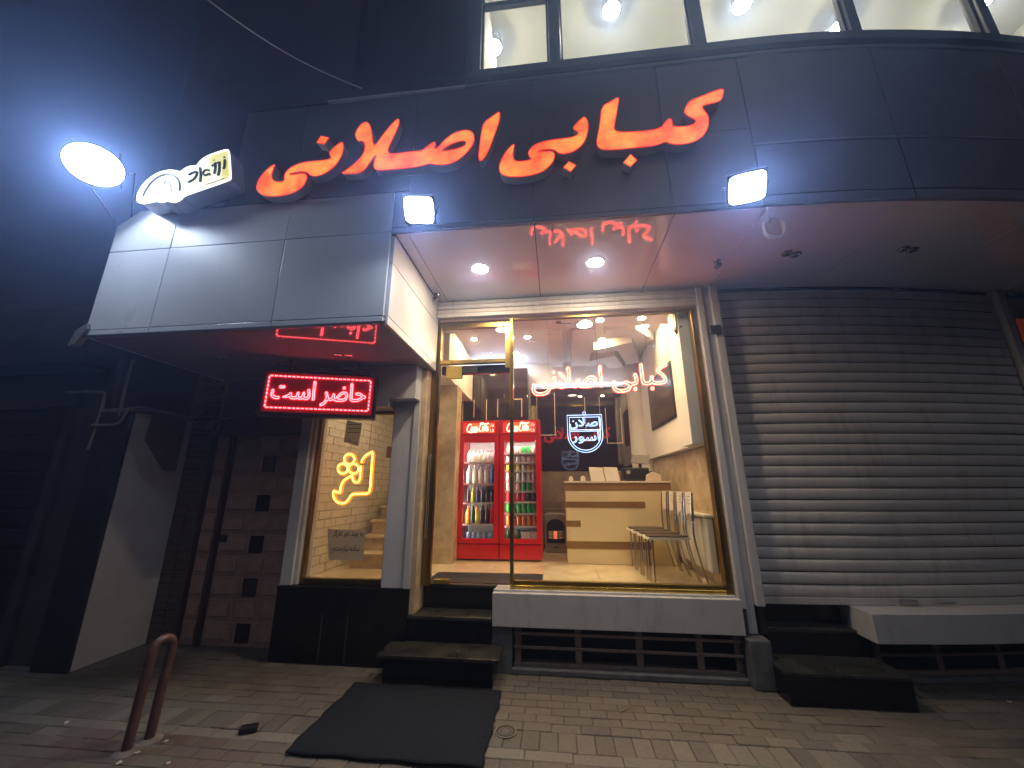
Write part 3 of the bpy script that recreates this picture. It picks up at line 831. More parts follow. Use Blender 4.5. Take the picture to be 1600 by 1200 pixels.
beam(plan([(913, 515), (906, 572)], 3.62), .30, 3.62, 3.7485)
for k, pts in enumerate(([(945, 521), (985, 519), (1012, 534)], [(932, 550), (977, 541), (989, 568)], [(914, 569), (952, 561), (972, 584)], [(892, 583), (942, 578), (958, 598)])):
    beam(plan(pts, 3.63), .20 + .03 * k, 3.63 - .006 * k, 3.748 - .001 * k)
# marble column and stair
cm = MB().box(-1.60, -1.34, 5.16, 5.42, FZ + .004, 3.0).build('marble_column', 'marble', None, .004); tag(cm, 'beige marble column between the stair and the red fridges', 'column')
ms = MB().box(-2.69, -1.36, 4.725, 6.58, 3.0, 3.7).build('stair_bulkhead', 'white_wall'); tag(ms, 'cream bulkhead over the stair', kind='structure')
sr = thing('indoor_stair', 'cream marble stair climbing behind the side window', 'stairs', (-2.05, 5.4, FZ))
for k in range(7):
    y0 = 4.78 + k * .26
    MB().box(-2.50, -1.62, y0 + .02, y0 + .30, FZ + .004 + k * .172, FZ + .143 + k * .172).build('riser', 'marble', sr, .002)
    MB().box(-2.52, -1.61, y0, y0 + .30, FZ + .144 + k * .172, FZ + .172 + k * .172).build('tread', 'cream_floor', sr, .003)
rail = thing('stair_rail', 'shiny brass stair rail behind the side window', 'railing', (-1.7, 4.95, 1.0))
MB().tube([(-1.86, 4.85, .84), (-1.86, 4.85, 2.6)], .022, 10).build('post', 'gold', rail)
MB().tube([(-1.86, 4.85, 1.75), (-1.86, 6.3, 2.7)], .018, 10).build('handrail', 'gold', rail)
MB().tube([(-2.05, 4.9, 2.55), (-1.86, 4.85, 2.2)], .010, 8).build('brace', 'gold', rail)

# ---- ceiling downlights inside
def downlight(name, x, y, z, r, m, label, group, ring='guide_white'):
    t = thing(name, label, 'ceiling light', (x, y, z), group)
    MB().lathe([(r, -.004), (r * 1.28, -.005), (r * 1.32, -.001)], (x, y, z), 24).build('trim_ring', ring, t)
    MB().lathe([(r * .3, -.0075), (r * .95, -.0065), (r * .95, -.0045)], (x, y, z), 24).build('lens', m, t)
    return t
for (x, y, z, lab) in ((.60, 4.50, 3.60, 'nearer the middle of the shop window'), (1.10, 4.50, 3.60, 'near the top right corner of the shop window')):
    downlight('downlight', x, y, z, .042, 'down_warm', 'small warm downlight in the front ceiling ' + lab, 'shop downlights')
for (x, y, lab) in ((-.36, 5.33, 'left of the long ceiling beams'), (-1.16, 5.32, 'seen through the transom window'), (-.60, 6.0, 'in front of the dark cupboards'),
                    (.75, 5.55, 'between the zigzag ceiling beams'), (1.28, 5.1, 'beside the white bulkhead')):
    downlight('downlight', x, y, 3.75, .042, 'down_warm', 'small warm downlight in the white ceiling ' + lab, 'shop downlights')
downlight('dome_ceiling_light', .42, 4.62, 3.60, .10, emitter('dome_warm', (1.0, .82, .56), 30.0), 'larger round ceiling light at the front of the white shop ceiling', 'shop downlights')
downlight('downlight', -2.15, 4.42, 3.0, .05, 'down_stair', 'warm downlight over the stair foot behind the side window', 'shop downlights')
downlight('downlight', -1.98, 5.2, 3.0, .05, 'down_stair', 'warm downlight over the middle of the indoor stair', 'shop downlights')

# ================================================================== THINGS IN THE SHOP
def fridge(x0, x1, label):
    t = thing('drinks_fridge', label, 'fridge', ((x0 + x1) / 2, 5.7, FZ), 'red drinks fridges')
    y0, y1 = 5.40, 6.0; z0, z1 = FZ + .008, 2.525
    w = .03
    for (a, b) in ((x0, x0 + w), (x1 - w, x1)): MB().box(a, b, y0 + .05, y1, z0 + .04, z1).build('side_panel', 'fridge_red', t, .004)
    MB().box(x0 + w + .001, x1 - w - .001, y1 - .03, y1, z0 + .04, z1).build('back_panel', 'fridge_in', t)
    MB().box(x0 + w + .001, x1 - w - .001, y0 + .055, y1 - .031, 2.27, z1).build('top_panel', 'fridge_red', t)
    MB().box(x0 + w + .001, x1 - w - .001, y0 + .055, y1 - .031, z0 + .04, .905).build('base_panel', 'fridge_in', t)
    MB().box(x0 + .004, x1 - .004, y0 + .02, y0 + .05, z0 + .02, .875).build('kick_panel', 'fridge_red', t, .008)
    hd = MB().box(x0, x1, y0 + .005, y0 + .052, 2.315, z1).build('header', 'fridge_red', t, .008)
    MB().box(x0 + .045, x1 - .06, y0 - .001, y0 + .004, 2.345, 2.495).build('light_panel', 'fridge_header', hd)
    MB().box(x0 + .14, x1 - .13, y0 - .003, y0 - .0015, 2.352, 2.488).build('light_panel', 'fridge_header_mid', hd)
    # script lettering on the header, drawn as strokes
    S = []
    def cstroke(ox, s):
        return [(ox + .62*s, .78), (ox + .50*s, .95), (ox + .25*s, .85), (ox + .05*s, .45), (ox + .02*s, .15), (ox + .15*s, .02), (ox + .42*s, .10)]
    S.append(cstroke(0, .9))
    def o_(ox): return [(ox + .10*math.cos(a), .33 + .26*math.sin(a)) for a in [i*math.pi/5 for i in range(11)]]
    S += [o_(.62), [(.98, .52), (.86, .58), (.80, .35), (.86, .10), (1.00, .18)], o_(1.14), [(1.25, .58), (1.24, .20), (1.32, .10)], [(1.30, .30), (1.40, .34)]]
    S.append([(p[0] + .02, p[1] * 1.0) for p in cstroke(1.46, .8)])
    S += [o_(2.02), [(2.20, .10), (2.18, .5), (2.30, 1.0), (2.36, .85), (2.24, .30), (2.28, .08)], o_(2.46), [(2.57, .58), (2.56, .2), (2.66, .12)],
          [(.15, .02), (.5, -.10), (.9, .0), (1.3, -.02)], [(1.6, .92), (1.9, 1.05), (2.2, .86), (2.7, .98)]]
    m = MB()
    sx = (x1 - x0 - .25) / 2.7; sz = .122
    for q in S:
        q = smooth2(q, False, 1)
        m.tube([(x0 + .10 + a * sx, y0 - .006, 2.365 + b * sz) for a, b in q], .0092, 5)
    m.build('lettering', 'logo_white', hd)
    m = MB()
    for k in range(2):
        for q in ([(0, 0), (.5, 1), (1, 0)], [(1.2, 0), (1.2, .8)]) if k else ([(0, .9), (0, 0), (.9, 0), (.9, .9)], [(1.2, 0), (1.2, .8)]):
            m.tube([(x1 - .125 + a * .035, y0 - .004, 2.36 + k * .07 + b * .05) for a, b in q], .003, 4)
    m.build('lettering', 'logo_white', hd)
    dr = MB().box(x0 + .002, x0 + .068, y0, y0 + .045, .885, 2.308).build('door_stile', 'fridge_red', t, .006)
    MB().box(x1 - .068, x1 - .002, y0, y0 + .045, .885, 2.308).build('door_stile', 'fridge_red', t, .006)
    MB().box(x0 + .069, x1 - .069, y0, y0 + .045, 2.215, 2.308).build('door_rail', 'fridge_red', t, .004)
    MB().box(x0 + .069, x1 - .069, y0, y0 + .045, .885, .945).build('door_rail', 'fridge_red', t, .004)
    MB().box(x0 + .0695, x1 - .0695, y0 + .02, y0 + .025, .946, 2.214).build('door_pane', 'fridge_glass', t)
    MB().box(x0 + .012, x0 + .03, y0 - .022, y0 - .002, 1.4, 1.75).build('handle', 'fridge_red', dr, .004)
    MB().tube([(x0 + .05, y0 + .075, 2.24), (x1 - .05, y0 + .075, 2.24)], .012, 8).build('lamp', 'fridge_led', t)
    MB().tube([(x0 + .045, y0 + .07, 1.0), (x0 + .045, y0 + .07, 2.15)], .007, 8).build('lamp', 'fridge_led', t)
    return t
FX = ((-1.347, -.778), (-.772, -.203))
fa = fridge(*FX[0], 'left red drinks fridge with bottles, beside the marble column')
fb = fridge(*FX[1], 'right red drinks fridge with rows of cans, beside the heater')
def shelf(t, x0, x1, z):
    m = MB().box(x0 + .05, x1 - .05, 5.47, 5.485, z - .022, z - .002)
    m.box(x0 + .05, x1 - .05, 5.486, 5.95, z - .012, z - .008)
    m.build('shelf', 'shelf_wire', t)
lat_bottle = [(.030, 0), (.034, .01), (.034, .15), (.030, .18), (.014, .225), (.013, .25), (.015, .252), (.015, .27)]
def bottle_mesh(h, r, mname):
    k = h / .27; q = r / .034
    me = MB().lathe([(a * q, b * k) for a, b in lat_bottle], n=14).mesh('bottle'); me.materials.append(M[mname]); return me
can_prof = [(.026, 0), (.032, .008), (.032, .108), (.027, .118), (.025, .118)]
def can_mesh(mname, h=.118):
    me = MB().lathe([(a, b * h / .118) for a, b in can_prof], n=12).mesh('can'); me.materials.append(M[mname]); return me
for nm, cc in (('milk', (.80, .79, .68)), ('blue_b', (.05, .25, .65)), ('cola', (.03, .008, .006)), ('lime', (.42, .52, .05)), ('orange_d', (.75, .25, .02)),
               ('dark_green', (.02, .08, .02)), ('red_d', (.6, .02, .02)), ('green_c', (.02, .42, .05)), ('orange_c', (.7, .2, .03)), ('silver_c', (.6, .6, .58)),
               ('yellow_d', (.75, .62, .08)), ('navy', (.02, .03, .10)), ('pale', (.7, .55, .5)), ('ice', (.25, .42, .62))):
    mat(nm, cc, .18, coat=.4)
ORD = ['leftmost', 'second from the left', 'third from the left', 'fourth from the left', 'fifth from the left', 'sixth from the left', 'seventh from the left']
def put(me, name, x, z, label, cat, group, y=5.56):
    o = bpy.data.objects.new(name, me); col.objects.link(o); o.location = (x, y, z)
    return tag(o, label, cat, group)
x0, x1 = FX[0]
SH = [1.12, 1.40, 1.655, 1.95]
for z in SH + [2.20][:0]: shelf(fa, x0, x1, z)
rows = [(1.95, .17, .036, ['milk'] * 5 + ['silver_c', 'silver_c'], 'top'),
        (1.655, .255, .040, ['milk', 'milk', 'milk', 'milk', 'blue_b'], 'second'),
        (1.40, .215, .032, ['cola', 'lime', 'navy', 'navy', 'cola', 'cola'], 'third'),
        (1.12, .235, .038, ['orange_d', 'dark_green', 'yellow_d', 'cola', 'cola', 'red_d'], 'fourth')]
cw = {'milk': 'white', 'blue_b': 'blue', 'cola': 'dark', 'lime': 'lime green', 'navy': 'navy', 'orange_d': 'orange', 'dark_green': 'green', 'yellow_d': 'yellow', 'red_d': 'red', 'silver_c': 'grey'}
for z, hh, rr, cols_, word in rows:
    n = len(cols_)
    for i, cn in enumerate(cols_):
        put(bottle_mesh(hh, rr, cn), 'bottle', x0 + .115 + i * (x1 - x0 - .23) / (n - 1), z, f'{cw[cn]} bottle, {ORD[i]} on the {word} shelf of the left fridge', 'bottle', f'{cw[cn]} bottles on the {word} shelf of the left fridge')
for i in range(5):
    put(can_mesh('ice', .10), 'bottle', x0 + .13 + i * .077, .907, 'pale blue pot, ' + ORD[i] + ' at the bottom of the left fridge', 'bottle', 'pale blue pots at the bottom of the left fridge')
x0, x1 = FX[1]
rows2 = [(2.07, 'pale', 'first', .09), (1.945, 'silver_c', 'second', .085), (1.83, 'yellow_d', 'third', .08), (1.69, 'silver_c', 'fourth', .112), (1.555, 'pale', 'fifth', .112),
         (1.415, 'red_d', 'sixth', .112), (1.265, 'green_c', 'seventh', .115), (1.10, 'orange_c', 'eighth', .125)]
cw2 = {'pale': 'pale pink', 'silver_c': 'silver', 'yellow_d': 'yellow', 'red_d': 'red', 'green_c': 'green', 'orange_c': 'orange', 'cola': 'dark'}
for z, cn, word, hh in rows2:
    shelf(fb, x0, x1, z)
    for i in range(6):
        c2 = cn if not (cn == 'pale' and i in (3, 4)) else 'green_c'
        if cn == 'red_d' and i > 3: c2 = 'cola'
        if cn == 'yellow_d' and i % 2: c2 = 'pale'
        put(can_mesh(c2, hh), 'can', x0 + .105 + i * .072, z, f'{cw2[c2]} can, {ORD[i]} on the {word} shelf down in the right fridge', 'can', f'{cw2[c2]} cans on the {word} shelf of the right fridge')
for i in range(3):
    put(bottle_mesh(.14, .03, 'dark_green'), 'bottle', x0 + .10 + i * .075, .907, 'short dark bottle, ' + ORD[i] + ' at the bottom of the right fridge', 'bottle', 'short dark bottles at the bottom of the right fridge')
bxm = MB().box(-.06, .06, -.05, .05, 0, .12).mesh('carton'); bxm.materials.append(M['counter_top'])
for i in range(2):
    put(bxm, 'carton', x0 + .345 + i * .13, .907, ('left' if i == 0 else 'right') + ' cream carton at the bottom of the right fridge', 'carton', 'cream cartons at the bottom of the right fridge')

# ---- counter
ct = thing('shop_counter', 'cream service counter with brown stripes', 'counter', (.8, 5.6, FZ))
CX0, CX1, CY = .118, 1.47, 5.345
MB().box(CX0, CX1, CY, CY + .5, FZ + .008, 1.60).build('body', 'counter_cream', ct, .004)
MB().box(CX0 - .012, CX1 + .01, CY - .02, CY + .52, 1.652, 1.678).build('top', 'counter_top', ct, .004)
for (xb, z0, z1) in ((CX1, 1.56, 1.651), (1.13, 1.345, 1.42), (.30, 1.11, 1.185), (1.18, .845, .935)):
    MB().box(CX0 - .004, xb, CY - .006, CY + .002, z0, z1).build('stripe', 'counter_brown', ct, .001)
mn = thing('menu_stand', 'open white menu folder standing on the counter', 'menu', (.62, 5.45, 1.68))
for (a, b) in ((.47, .655), (.665, .85)):
    MB().prism([(a, 1.682), (b - .002, 1.682), (b - .02, 1.86), (a - .02, 1.868)], lambda x, z: (x, 5.42 + (z - 1.68) * .35, z), lambda x, z: (x, 5.428 + (z - 1.68) * .35, z)).build('page', 'paper', mn)
rg = thing('cash_scale', 'dark weighing scale with a tilted display on the right of the counter', 'scale', (1.12, 5.6, 1.68))
MB().box(.92, 1.26, 5.52, 5.78, 1.682, 1.86).build('body', 'black_plastic', rg, .02)
MB().prism([(1.03, 1.92), (1.26, 1.90), (1.28, 2.02), (1.05, 2.04)], lambda x, z: (x, 5.50, z), lambda x, z: (x, 5.56, z)).build('display', 'grey_plastic', rg, .006)
MB().tube([(1.15, 5.55, 1.86), (1.15, 5.55, 1.92)], .02, 8).build('stalk', 'black_plastic', rg)
MB().lathe([(.028, 0), (.028, .008)], (.98, 5.512, 1.80), 14, 'Y').build('dial', 'grey_plastic', rg)
for (x, w, h_, nm, lab, mt) in ((.20, .03, .05, 'salt_pot', 'small white pot on the left end of the counter', 'paper'), (.36, .035, .055, 'card_holder', 'white card holder on the counter', 'paper')):
    o = MB().prism([(x - w, 1.681), (x + w, 1.681), (x + w * .8, 1.681 + h_), (x, 1.681 + h_ * 1.35), (x - w * .8, 1.681 + h_)], lambda a, z: (a, 5.38, z), lambda a, z: (a, 5.43, z)).build(nm, mt, None, .003); tag(o, lab, 'small pot' if nm == 'salt_pot' else 'card holder')
o = MB().prism([(1.18, 1.681), (1.38, 1.681), (1.37, 1.76), (1.28, 1.80), (1.20, 1.76)], lambda a, z: (a, 5.40, z), lambda a, z: (a, 5.47, z)).build('tissue_box', 'counter_top', None, .004); tag(o, 'pale tissue box on the right end of the counter', 'tissue box')

# ---- gas heater
ht = thing('gas_heater', 'grey gas heater with an arched black front between fridge and counter', 'heater', (-.05, 6.2, FZ))
MB().prism([(-.19, FZ + .01), (.13, FZ + .01), (.13, 1.19), (.08, 1.215), (-.14, 1.215), (-.19, 1.19)], lambda x, z: (x, 6.18, z), lambda x, z: (x, 6.45, z)).build('body', 'heater_body', ht, .008)
archp = [(-.165, .80), (.105, .80)] + [(-.03 + .135 * math.cos(R(a)), 1.03 + .11 * math.sin(R(a))) for a in range(0, 181, 15)]
MB().prism(archp, lambda x, z: (x, 6.172, z), lambda x, z: (x, 6.182, z)).build('window', 'black_plastic', ht, .002)
for k in range(3):
    MB().box(-.13 + k * .07, -.075 + k * .07, 6.165, 6.171, .86, .97).build('burner', 'heat_glow' if k == 1 else 'door_brown', ht)
for zz in (.88, .92, .96): MB().tube([(-.15, 6.160, zz), (.09, 6.160, zz)], .003, 5).build('guard_bar', 'steel', ht)
MB().box(-.065, .005, 6.172, 6.179, .735, .75).build('badge', 'black_plastic', ht)

# ---- white panel radiator by the window
rd = thing('radiator', 'white panel radiator against the right wall behind the chairs', 'radiator', (1.52, 4.8, FZ))
for k in range(6):
    MB().box(1.49, 1.56, 4.30 + k * .16, 4.45 + k * .16, .78, 1.30).build('panel', 'radiator', rd, .02)
MB().box(1.47, 1.57, 4.29, 5.27, 1.302, 1.33).build('top_grille', 'radiator', rd, .006)

# ---- four chairs in a row facing left
def chair():
    t = thing('chair', 'x', 'chair', (0, 0, 0), 'white backed chairs by the window')
    w = .125
    seat = []
    for (x, y) in [(-.24, -w + .03), (-.20, -w), (.20, -w), (.20, w), (-.20, w), (-.24, w - .03), (-.255, 0)]: seat.append((x, y))
    MB().prism(smooth2(seat, True, 2), lambda x, y: (x, y, .425), lambda x, y: (x, y, .447)).build('seat_rim', 'chair_white', t, .004)
    MB().prism(smooth2([(x * .93, y * .9) for x, y in seat], True, 2), lambda x, y: (x, y, .4475), lambda x, y: (x, y, .462)).build('seat_pad', 'seat_dark', t, .005)
    for s in (-1, 1):
        MB().tube([(-.19, s * (w - .025), .424), (-.20, s * (w - .02), .0)], .010, 8).build('leg', 'steel', t)
        MB().tube(smooth2([(.30, s * (w - .012), 0), (.245, s * (w - .012), .22), (.205, s * (w - .012), .45), (.215, s * (w - .012), .70), (.235, s * (w - .012), .88)], False, 2), .010, 8).build('leg', 'steel', t)
    V = lambda y, z: (.212 + max(0, z - .45) * .05, y, z)
    back = [(-w + .02, .60), (-w * .5, .66), (0, .68), (w * .5, .66), (w - .02, .60), (w - .02, .885), (-w + .02, .885)]
    holes = [[(-.055, zz), (.055, zz), (.055, zz + .012), (-.055, zz + .012)] for zz in (.76, .795, .83)]
    MB().prism(back, lambda y, z: V(y, z), lambda y, z: (V(y, z)[0] + .014, y, z), holes).build('backrest', 'chair_white', t, .002)
    return t
c0 = chair()
words = ['nearest the window', 'second from the window', 'third from the window', 'farthest from the window, against the counter']
YC = [4.36, 4.63, 4.90, 5.17]
for k, yy in enumerate(YC):
    lab = 'white backed chair with dark seat, ' + words[k]
    if k == 0: c0.location = (1.13, yy, FZ + .007); c0['label'] = lab
    else: copy_thing(c0, (1.13 - .01 * k, yy, FZ + .007), lab)
# ---- picture on the bulkhead, dome camera, cable hook
pf = thing('wall_picture', 'large dark framed picture on the white bulkhead at the right', 'picture', (1.47, 5.4, 2.8))
MB().box(1.462, 1.478, 4.80, 6.02, 2.42, 3.14).build('frame', 'black_plastic', pf, .002)
MB().box(1.458, 1.461, 4.83, 5.99, 2.45, 3.11).build('print', 'poster', pf)
dc = thing('dome_camera', 'black dome camera at the top right corner inside the window', 'camera', (1.40, 4.2, 3.40))
MB().lathe([(.06, 0), (.062, .03), (.05, .05)], (1.43, 4.22, 3.30), 18).build('base', 'black_plastic', dc)
MB().lathe([(.005, -.055), (.035, -.045), (.05, -.02), (.055, 0)], (1.43, 4.22, 3.30), 18).build('dome', 'gloss_dark', dc)
MB().box(1.385, 1.475, 4.18, 4.26, 3.351, 3.598).build('bracket', 'black_plastic', dc)
hk = thing('cable_hook', 'small brown hook with a loose wire on the front shop ceiling', 'hook', (.1, 4.45, 3.59))
MB().lathe([(.02, -.02), (.035, -.012), (.035, -.001)], (.09, 4.5, 3.599), 12).build('rose', 'counter_brown', hk)
MB().tube(smooth2([(.10, 4.5, 3.58), (.16, 4.5, 3.57), (.21, 4.49, 3.575), (.25, 4.5, 3.56)], False, 2), .005, 6).build('wire', 'cable_black', hk)

# ================================================================== SIGNS
def zo(ox, oy, s):
    return lambda pts: [(ox + x / s, oy + y / s) for x, y in pts]
Z2, Z3 = zo(380, 120, 4.0), zo(760, 120, 10 / 3)
YL = 2.625
def xz(pts, Y): return [(p.x, p.z) for p in (px(a, b, Y) for a, b in pts)]
sg = thing('fascia_sign', 'large glowing orange red Persian channel letters reading kababi on the grey fascia', 'sign', (-.3, 2.7, 4.3))
sg['label'] = 'large glowing orange red Persian channel letters across the dark grey fascia'
ni = Z2([(622,402),(630,440),(618,490),(590,540),(550,580),(500,610),(450,622),(420,614),(408,598),(380,590),(330,594),(290,606),(296,613),(345,606),(385,603),(400,618),
         (396,650),(370,690),(320,722),(260,740),(190,747),(130,740),(95,718),(85,690),(95,650),(125,605),(165,565),(205,543),(188,580),(178,615),(185,645),(215,658),
         (262,650),(258,612),(285,575),(340,545),(400,530),(470,525),(530,518),(555,505),(545,485),(540,472),(560,450),(590,425)])
ni_dot = Z2([(488,370),(538,380),(510,420),(462,410)])
sla = Z2([(770,278),(795,300),(806,350),(810,400),(818,430),(835,420),(870,370),(910,320),(950,275),(975,258),(978,290),(955,350),(920,420),(905,455),(912,478),(940,483),
          (1020,472),(1090,465),(1130,458),(1155,432),(1200,402),(1203,425),(1195,450),(1215,448),(1260,395),(1320,350),(1385,332),(1430,340),(1448,375),(1440,420),(1400,475),
          (1340,525),(1280,548),(1220,552),(1170,542),(1140,548),(1100,562),(1000,572),(900,582),(840,585),(818,568),(820,530),(838,490),(820,495),(790,540),(765,575),(735,598),
          (690,605),(610,605),(650,580),(700,542),(742,500),(762,460),(765,425),(752,398),(730,405),(708,385),(703,350),(735,298)])
sla_hole = Z2([(1392,402),(1398,420),(1370,440),(1320,455),(1250,466),(1240,460),(1280,432),(1330,409),(1370,400)])
alef = [(782,173),(770,182),(757,191),(753,205),(750,228),(748,248),(751,252),(758,246),(766,230),(775,205),(781,188)]
bi = Z3([(515,205),(532,240),(530,290),(510,345),(470,383),(420,402),(380,400),(362,385),(340,376),(290,380),(262,391),(290,391),(340,388),(358,402),(352,440),(310,485),(260,508),
         (180,522),(110,520),(75,505),(66,470),(85,420),(115,375),(150,345),(142,380),(138,415),(150,440),(190,442),(240,430),(222,410),(220,390),(250,355),(310,335),(380,325),(440,318),
         (475,305),(484,290),(470,282),(452,268),(468,248),(490,225)])
bi_dot = Z3([(432,442),(468,462),(440,495),(402,473)])
kaba = Z3([(1238,62),(1235,90),(1225,125),(1180,140),(1130,150),(1125,165),(1155,200),(1160,240),(1148,285),(1115,325),(1060,348),(1000,355),(960,350),(935,338),(880,360),(800,368),
           (700,378),(630,382),(590,375),(575,350),(580,310),(595,240),(602,155),(650,130),(690,105),(690,130),(680,190),(668,250),(665,275),(690,290),(780,288),(860,280),(910,268),
           (935,235),(955,218),(968,225),(968,255),(985,262),(1040,260),(1080,250),(1095,235),(1085,222),(1050,205),(1030,185),(1045,150),(1065,125),(1130,100),(1190,75)])
kaba_dot = Z3([(752,405),(785,435),(752,470),(715,448)])
for pts, holes in ((kaba, ()), (kaba_dot, ()), (bi, ()), (bi_dot, ()), (alef, ()), (sla, (sla_hole,)), (ni, ()), (ni_dot, ())):
    small = len(pts) == 4
    P = xz(pts, YL); P = P if small else smooth2(P, True, 1)
    H = [smooth2(xz(h_, YL), True, 1) for h_ in holes]
    L = MB().prism(P, lambda x, z: (x, YL + .004, z), lambda x, z: (x, YF - .012, z), H).build('letter', 'return_white', sg)
    MB().flat(P, lambda x, z: (x, YL, z), H).build('face', 'letter_face', L)
    tr = MB()
    for l in [P] + H: tr.tube([(x, YL - .001, z) for x, z in l], .0045, 6, True)
    tr.build('trim', 'letter_trim', L)
# ---- yellow and white light box on the end of the canopy
ZS = zo(200, 200, 6.0); YB = 2.56
lb = thing('light_box_sign', 'small yellow and white light box sign on the left end of the canopy', 'sign', (-3.3, 2.66, 4.4))
outl = smooth2(ZS([(82,650),(95,600),(130,530),(200,460),(290,405),(390,383),(450,390),(490,405),(530,370),(590,345),(645,348),(665,310),(720,265),(800,230),(930,190),(958,210),(968,340),
            (975,470),(960,490),(800,545),(640,600),(525,640),(505,672),(440,700),(400,690),(370,680),(320,702),(270,680),(200,702),(130,706),(90,690)]), True, 1)
P = xz(outl, YB)
lbo = MB().prism(P, lambda x, z: (x, YB + .003, z), lambda x, z: (x, YF - .003, z)).build('case', 'return_white', lb)
MB().flat(P, lambda x, z: (x, YB, z)).build('face', 'box_white', lb)
MB().flat(xz(ZS([(600,372),(650,362),(690,318),(740,280),(800,250),(930,210),(942,225),(955,455),(945,472),(800,522),(680,560),(600,585)]), YB - .002), lambda x, z: (x, YB - .002, z)).build('face', 'box_cream', lb)
MB().flat(xz(ZS([(770,266),(800,252),(930,212),(942,228),(954,452),(944,468),(880,490),(890,340),(800,360),(760,320)]), YB - .003), lambda x, z: (x, YB - .003, z)).build('face', 'box_yellow', lb)
ik = mat('box_ink', (.015, .03, .02), .5)
def strokes(name, mt, parent, Z, Y, S, closed=False):
    m = MB()
    for pts, r in S:
        q = xz(smooth2(Z(pts), closed, 2) if len(pts) > 2 else Z(pts), Y)
        m.tube([(x, Y, z) for x, z in q], r, 6, closed)
    return m.build(name, mt, parent)
gr_ = mat('box_ink_grey', (.16, .19, .20), .5)
strokes('emblem', gr_, lb, ZS, YB - .004, [([(140,640),(160,590),(220,500),(300,445),(380,425),(440,445),(480,490),(492,540),(485,585)], .010), ([(335,525),(350,492),(378,485),(398,525),(410,595)], .005)])
strokes('lettering', ik, lb, ZS, YB - .006, [([(570,436),(600,420),(655,402),(648,440),(620,480),(565,506)], .011), ([(680,372),(688,440),(680,502)], .012),
    ([(768,395),(735,385),(705,412),(712,440),(740,440),(768,420),(770,440)], .010), ([(786,356),(835,322),(870,318)], .009), ([(826,325),(822,380),(815,425)], .013), ([(862,318),(862,390),(850,442)], .013),
    ([(912,296),(912,345),(900,382)], .013), ([(908,268),(906,276)], .010), ([(795,300),(820,296)], .004), ([(725,525),(800,508),(905,466)], .003)])
# ---- red LED sign hanging under the canopy box
u = Vector((.73, .25, 0)).normalized(); nn = Vector((u.y, -u.x, 0))
LK = 1.18
LO = Vector((-2.345, 2.852, 0)) * LK; LW = .80
def lp(a, z, d=0.0): return LO + u * a * LK + nn * d * LK + Vector((0, 0, 1.6 + (z - 1.6) * LK))
ls = thing('led_sign', 'hanging red LED sign with glowing Persian lettering under the canopy', 'sign', (-2.3, 3.55, 2.5))
cen = lp(LW / 2, 2.365, -.045)
MB().obox(cen, u, nn, (0, 0, 1), LK * (LW / 2 + .055), LK * .045, LK * .198).build('case', 'black_plastic', ls, .006)
MB().obox(lp(LW / 2, 2.368, .003), u, nn, (0, 0, 1), LK * (LW / 2 + .03), .0025, LK * .17).build('face', 'red_bloom_face', ls)  # red bloom of the LEDs put into the face colour
MB().obox(lp(LW / 2, 2.605, -.06), u, nn, (0, 0, 1), LW / 2 + .06, .02, .018).build('hanger_bar', 'black_plastic', ls)
for a in (.12, LW - .12):
    MB().tube([lp(a, 2.56, -.06), lp(a, 2.68, -.06)], .008, 8).build('hanger_rod', 'black_plastic', ls)
m = MB(); n = 24
for i in range(n):
    a = (i + .5) / n * LW
    for z in (2.503, 2.234): m.obox(lp(a, z, .010), u, nn, (0, 0, 1), LK * LW / n * .33, .003, .0055)
for i in range(8):
    z = 2.234 + (i + .5) / 8 * .269
    for a in (0, LW): m.obox(lp(a, z, .010), u, nn, (0, 0, 1), .0055, .003, .013)
m.build('border_lights', 'led_red', ls)
loops, size = text_loops(shape('حاضر است'), .014, 1)
m = MB(); sx = .735 / size[0]; sz = .205 / size[1]
for l in loops:
    m.tube([lp(.032 + a * sx, 2.262 + b * sz, .011) for a, b in thin(l, .03)], .0055, 5, True)
m.build('lettering', 'led_red', ls)
# ---- red neon name behind the main window
nr = thing('neon_sign', 'red outline neon lettering hung inside the main shop window', 'neon sign', (.5, 4.13, 2.7))
loops, size = text_loops(shape('کبابی اصلانی'), .012, 1)
sx = 1.49 / size[0]; sz = sx * 1.12
m = MB()
for l in loops:
    m.tube([(-.237 + a * sx, 4.225, 2.596 + b * sz + (a * sx) * .012) for a, b in thin(l, .035)], .0062, 6, True)
m.build('tube', 'neon_red', nr)
m2 = MB()
for l in loops:
    m2.tube([(-.237 + a * sx, 4.238, 2.596 + b * sz + (a * sx) * .012) for a, b in thin(l, .035)], .0092, 6, True)
m2.build('tube_halo', 'neon_red_halo', nr)  # wider glowing tube added behind to give the red halo
for a in (-.05, .5, 1.05): MB().tube([(a, 4.23, 2.88), (a, 4.23, 3.60)], .0012, 4).build('wire', 'cable_black', nr)
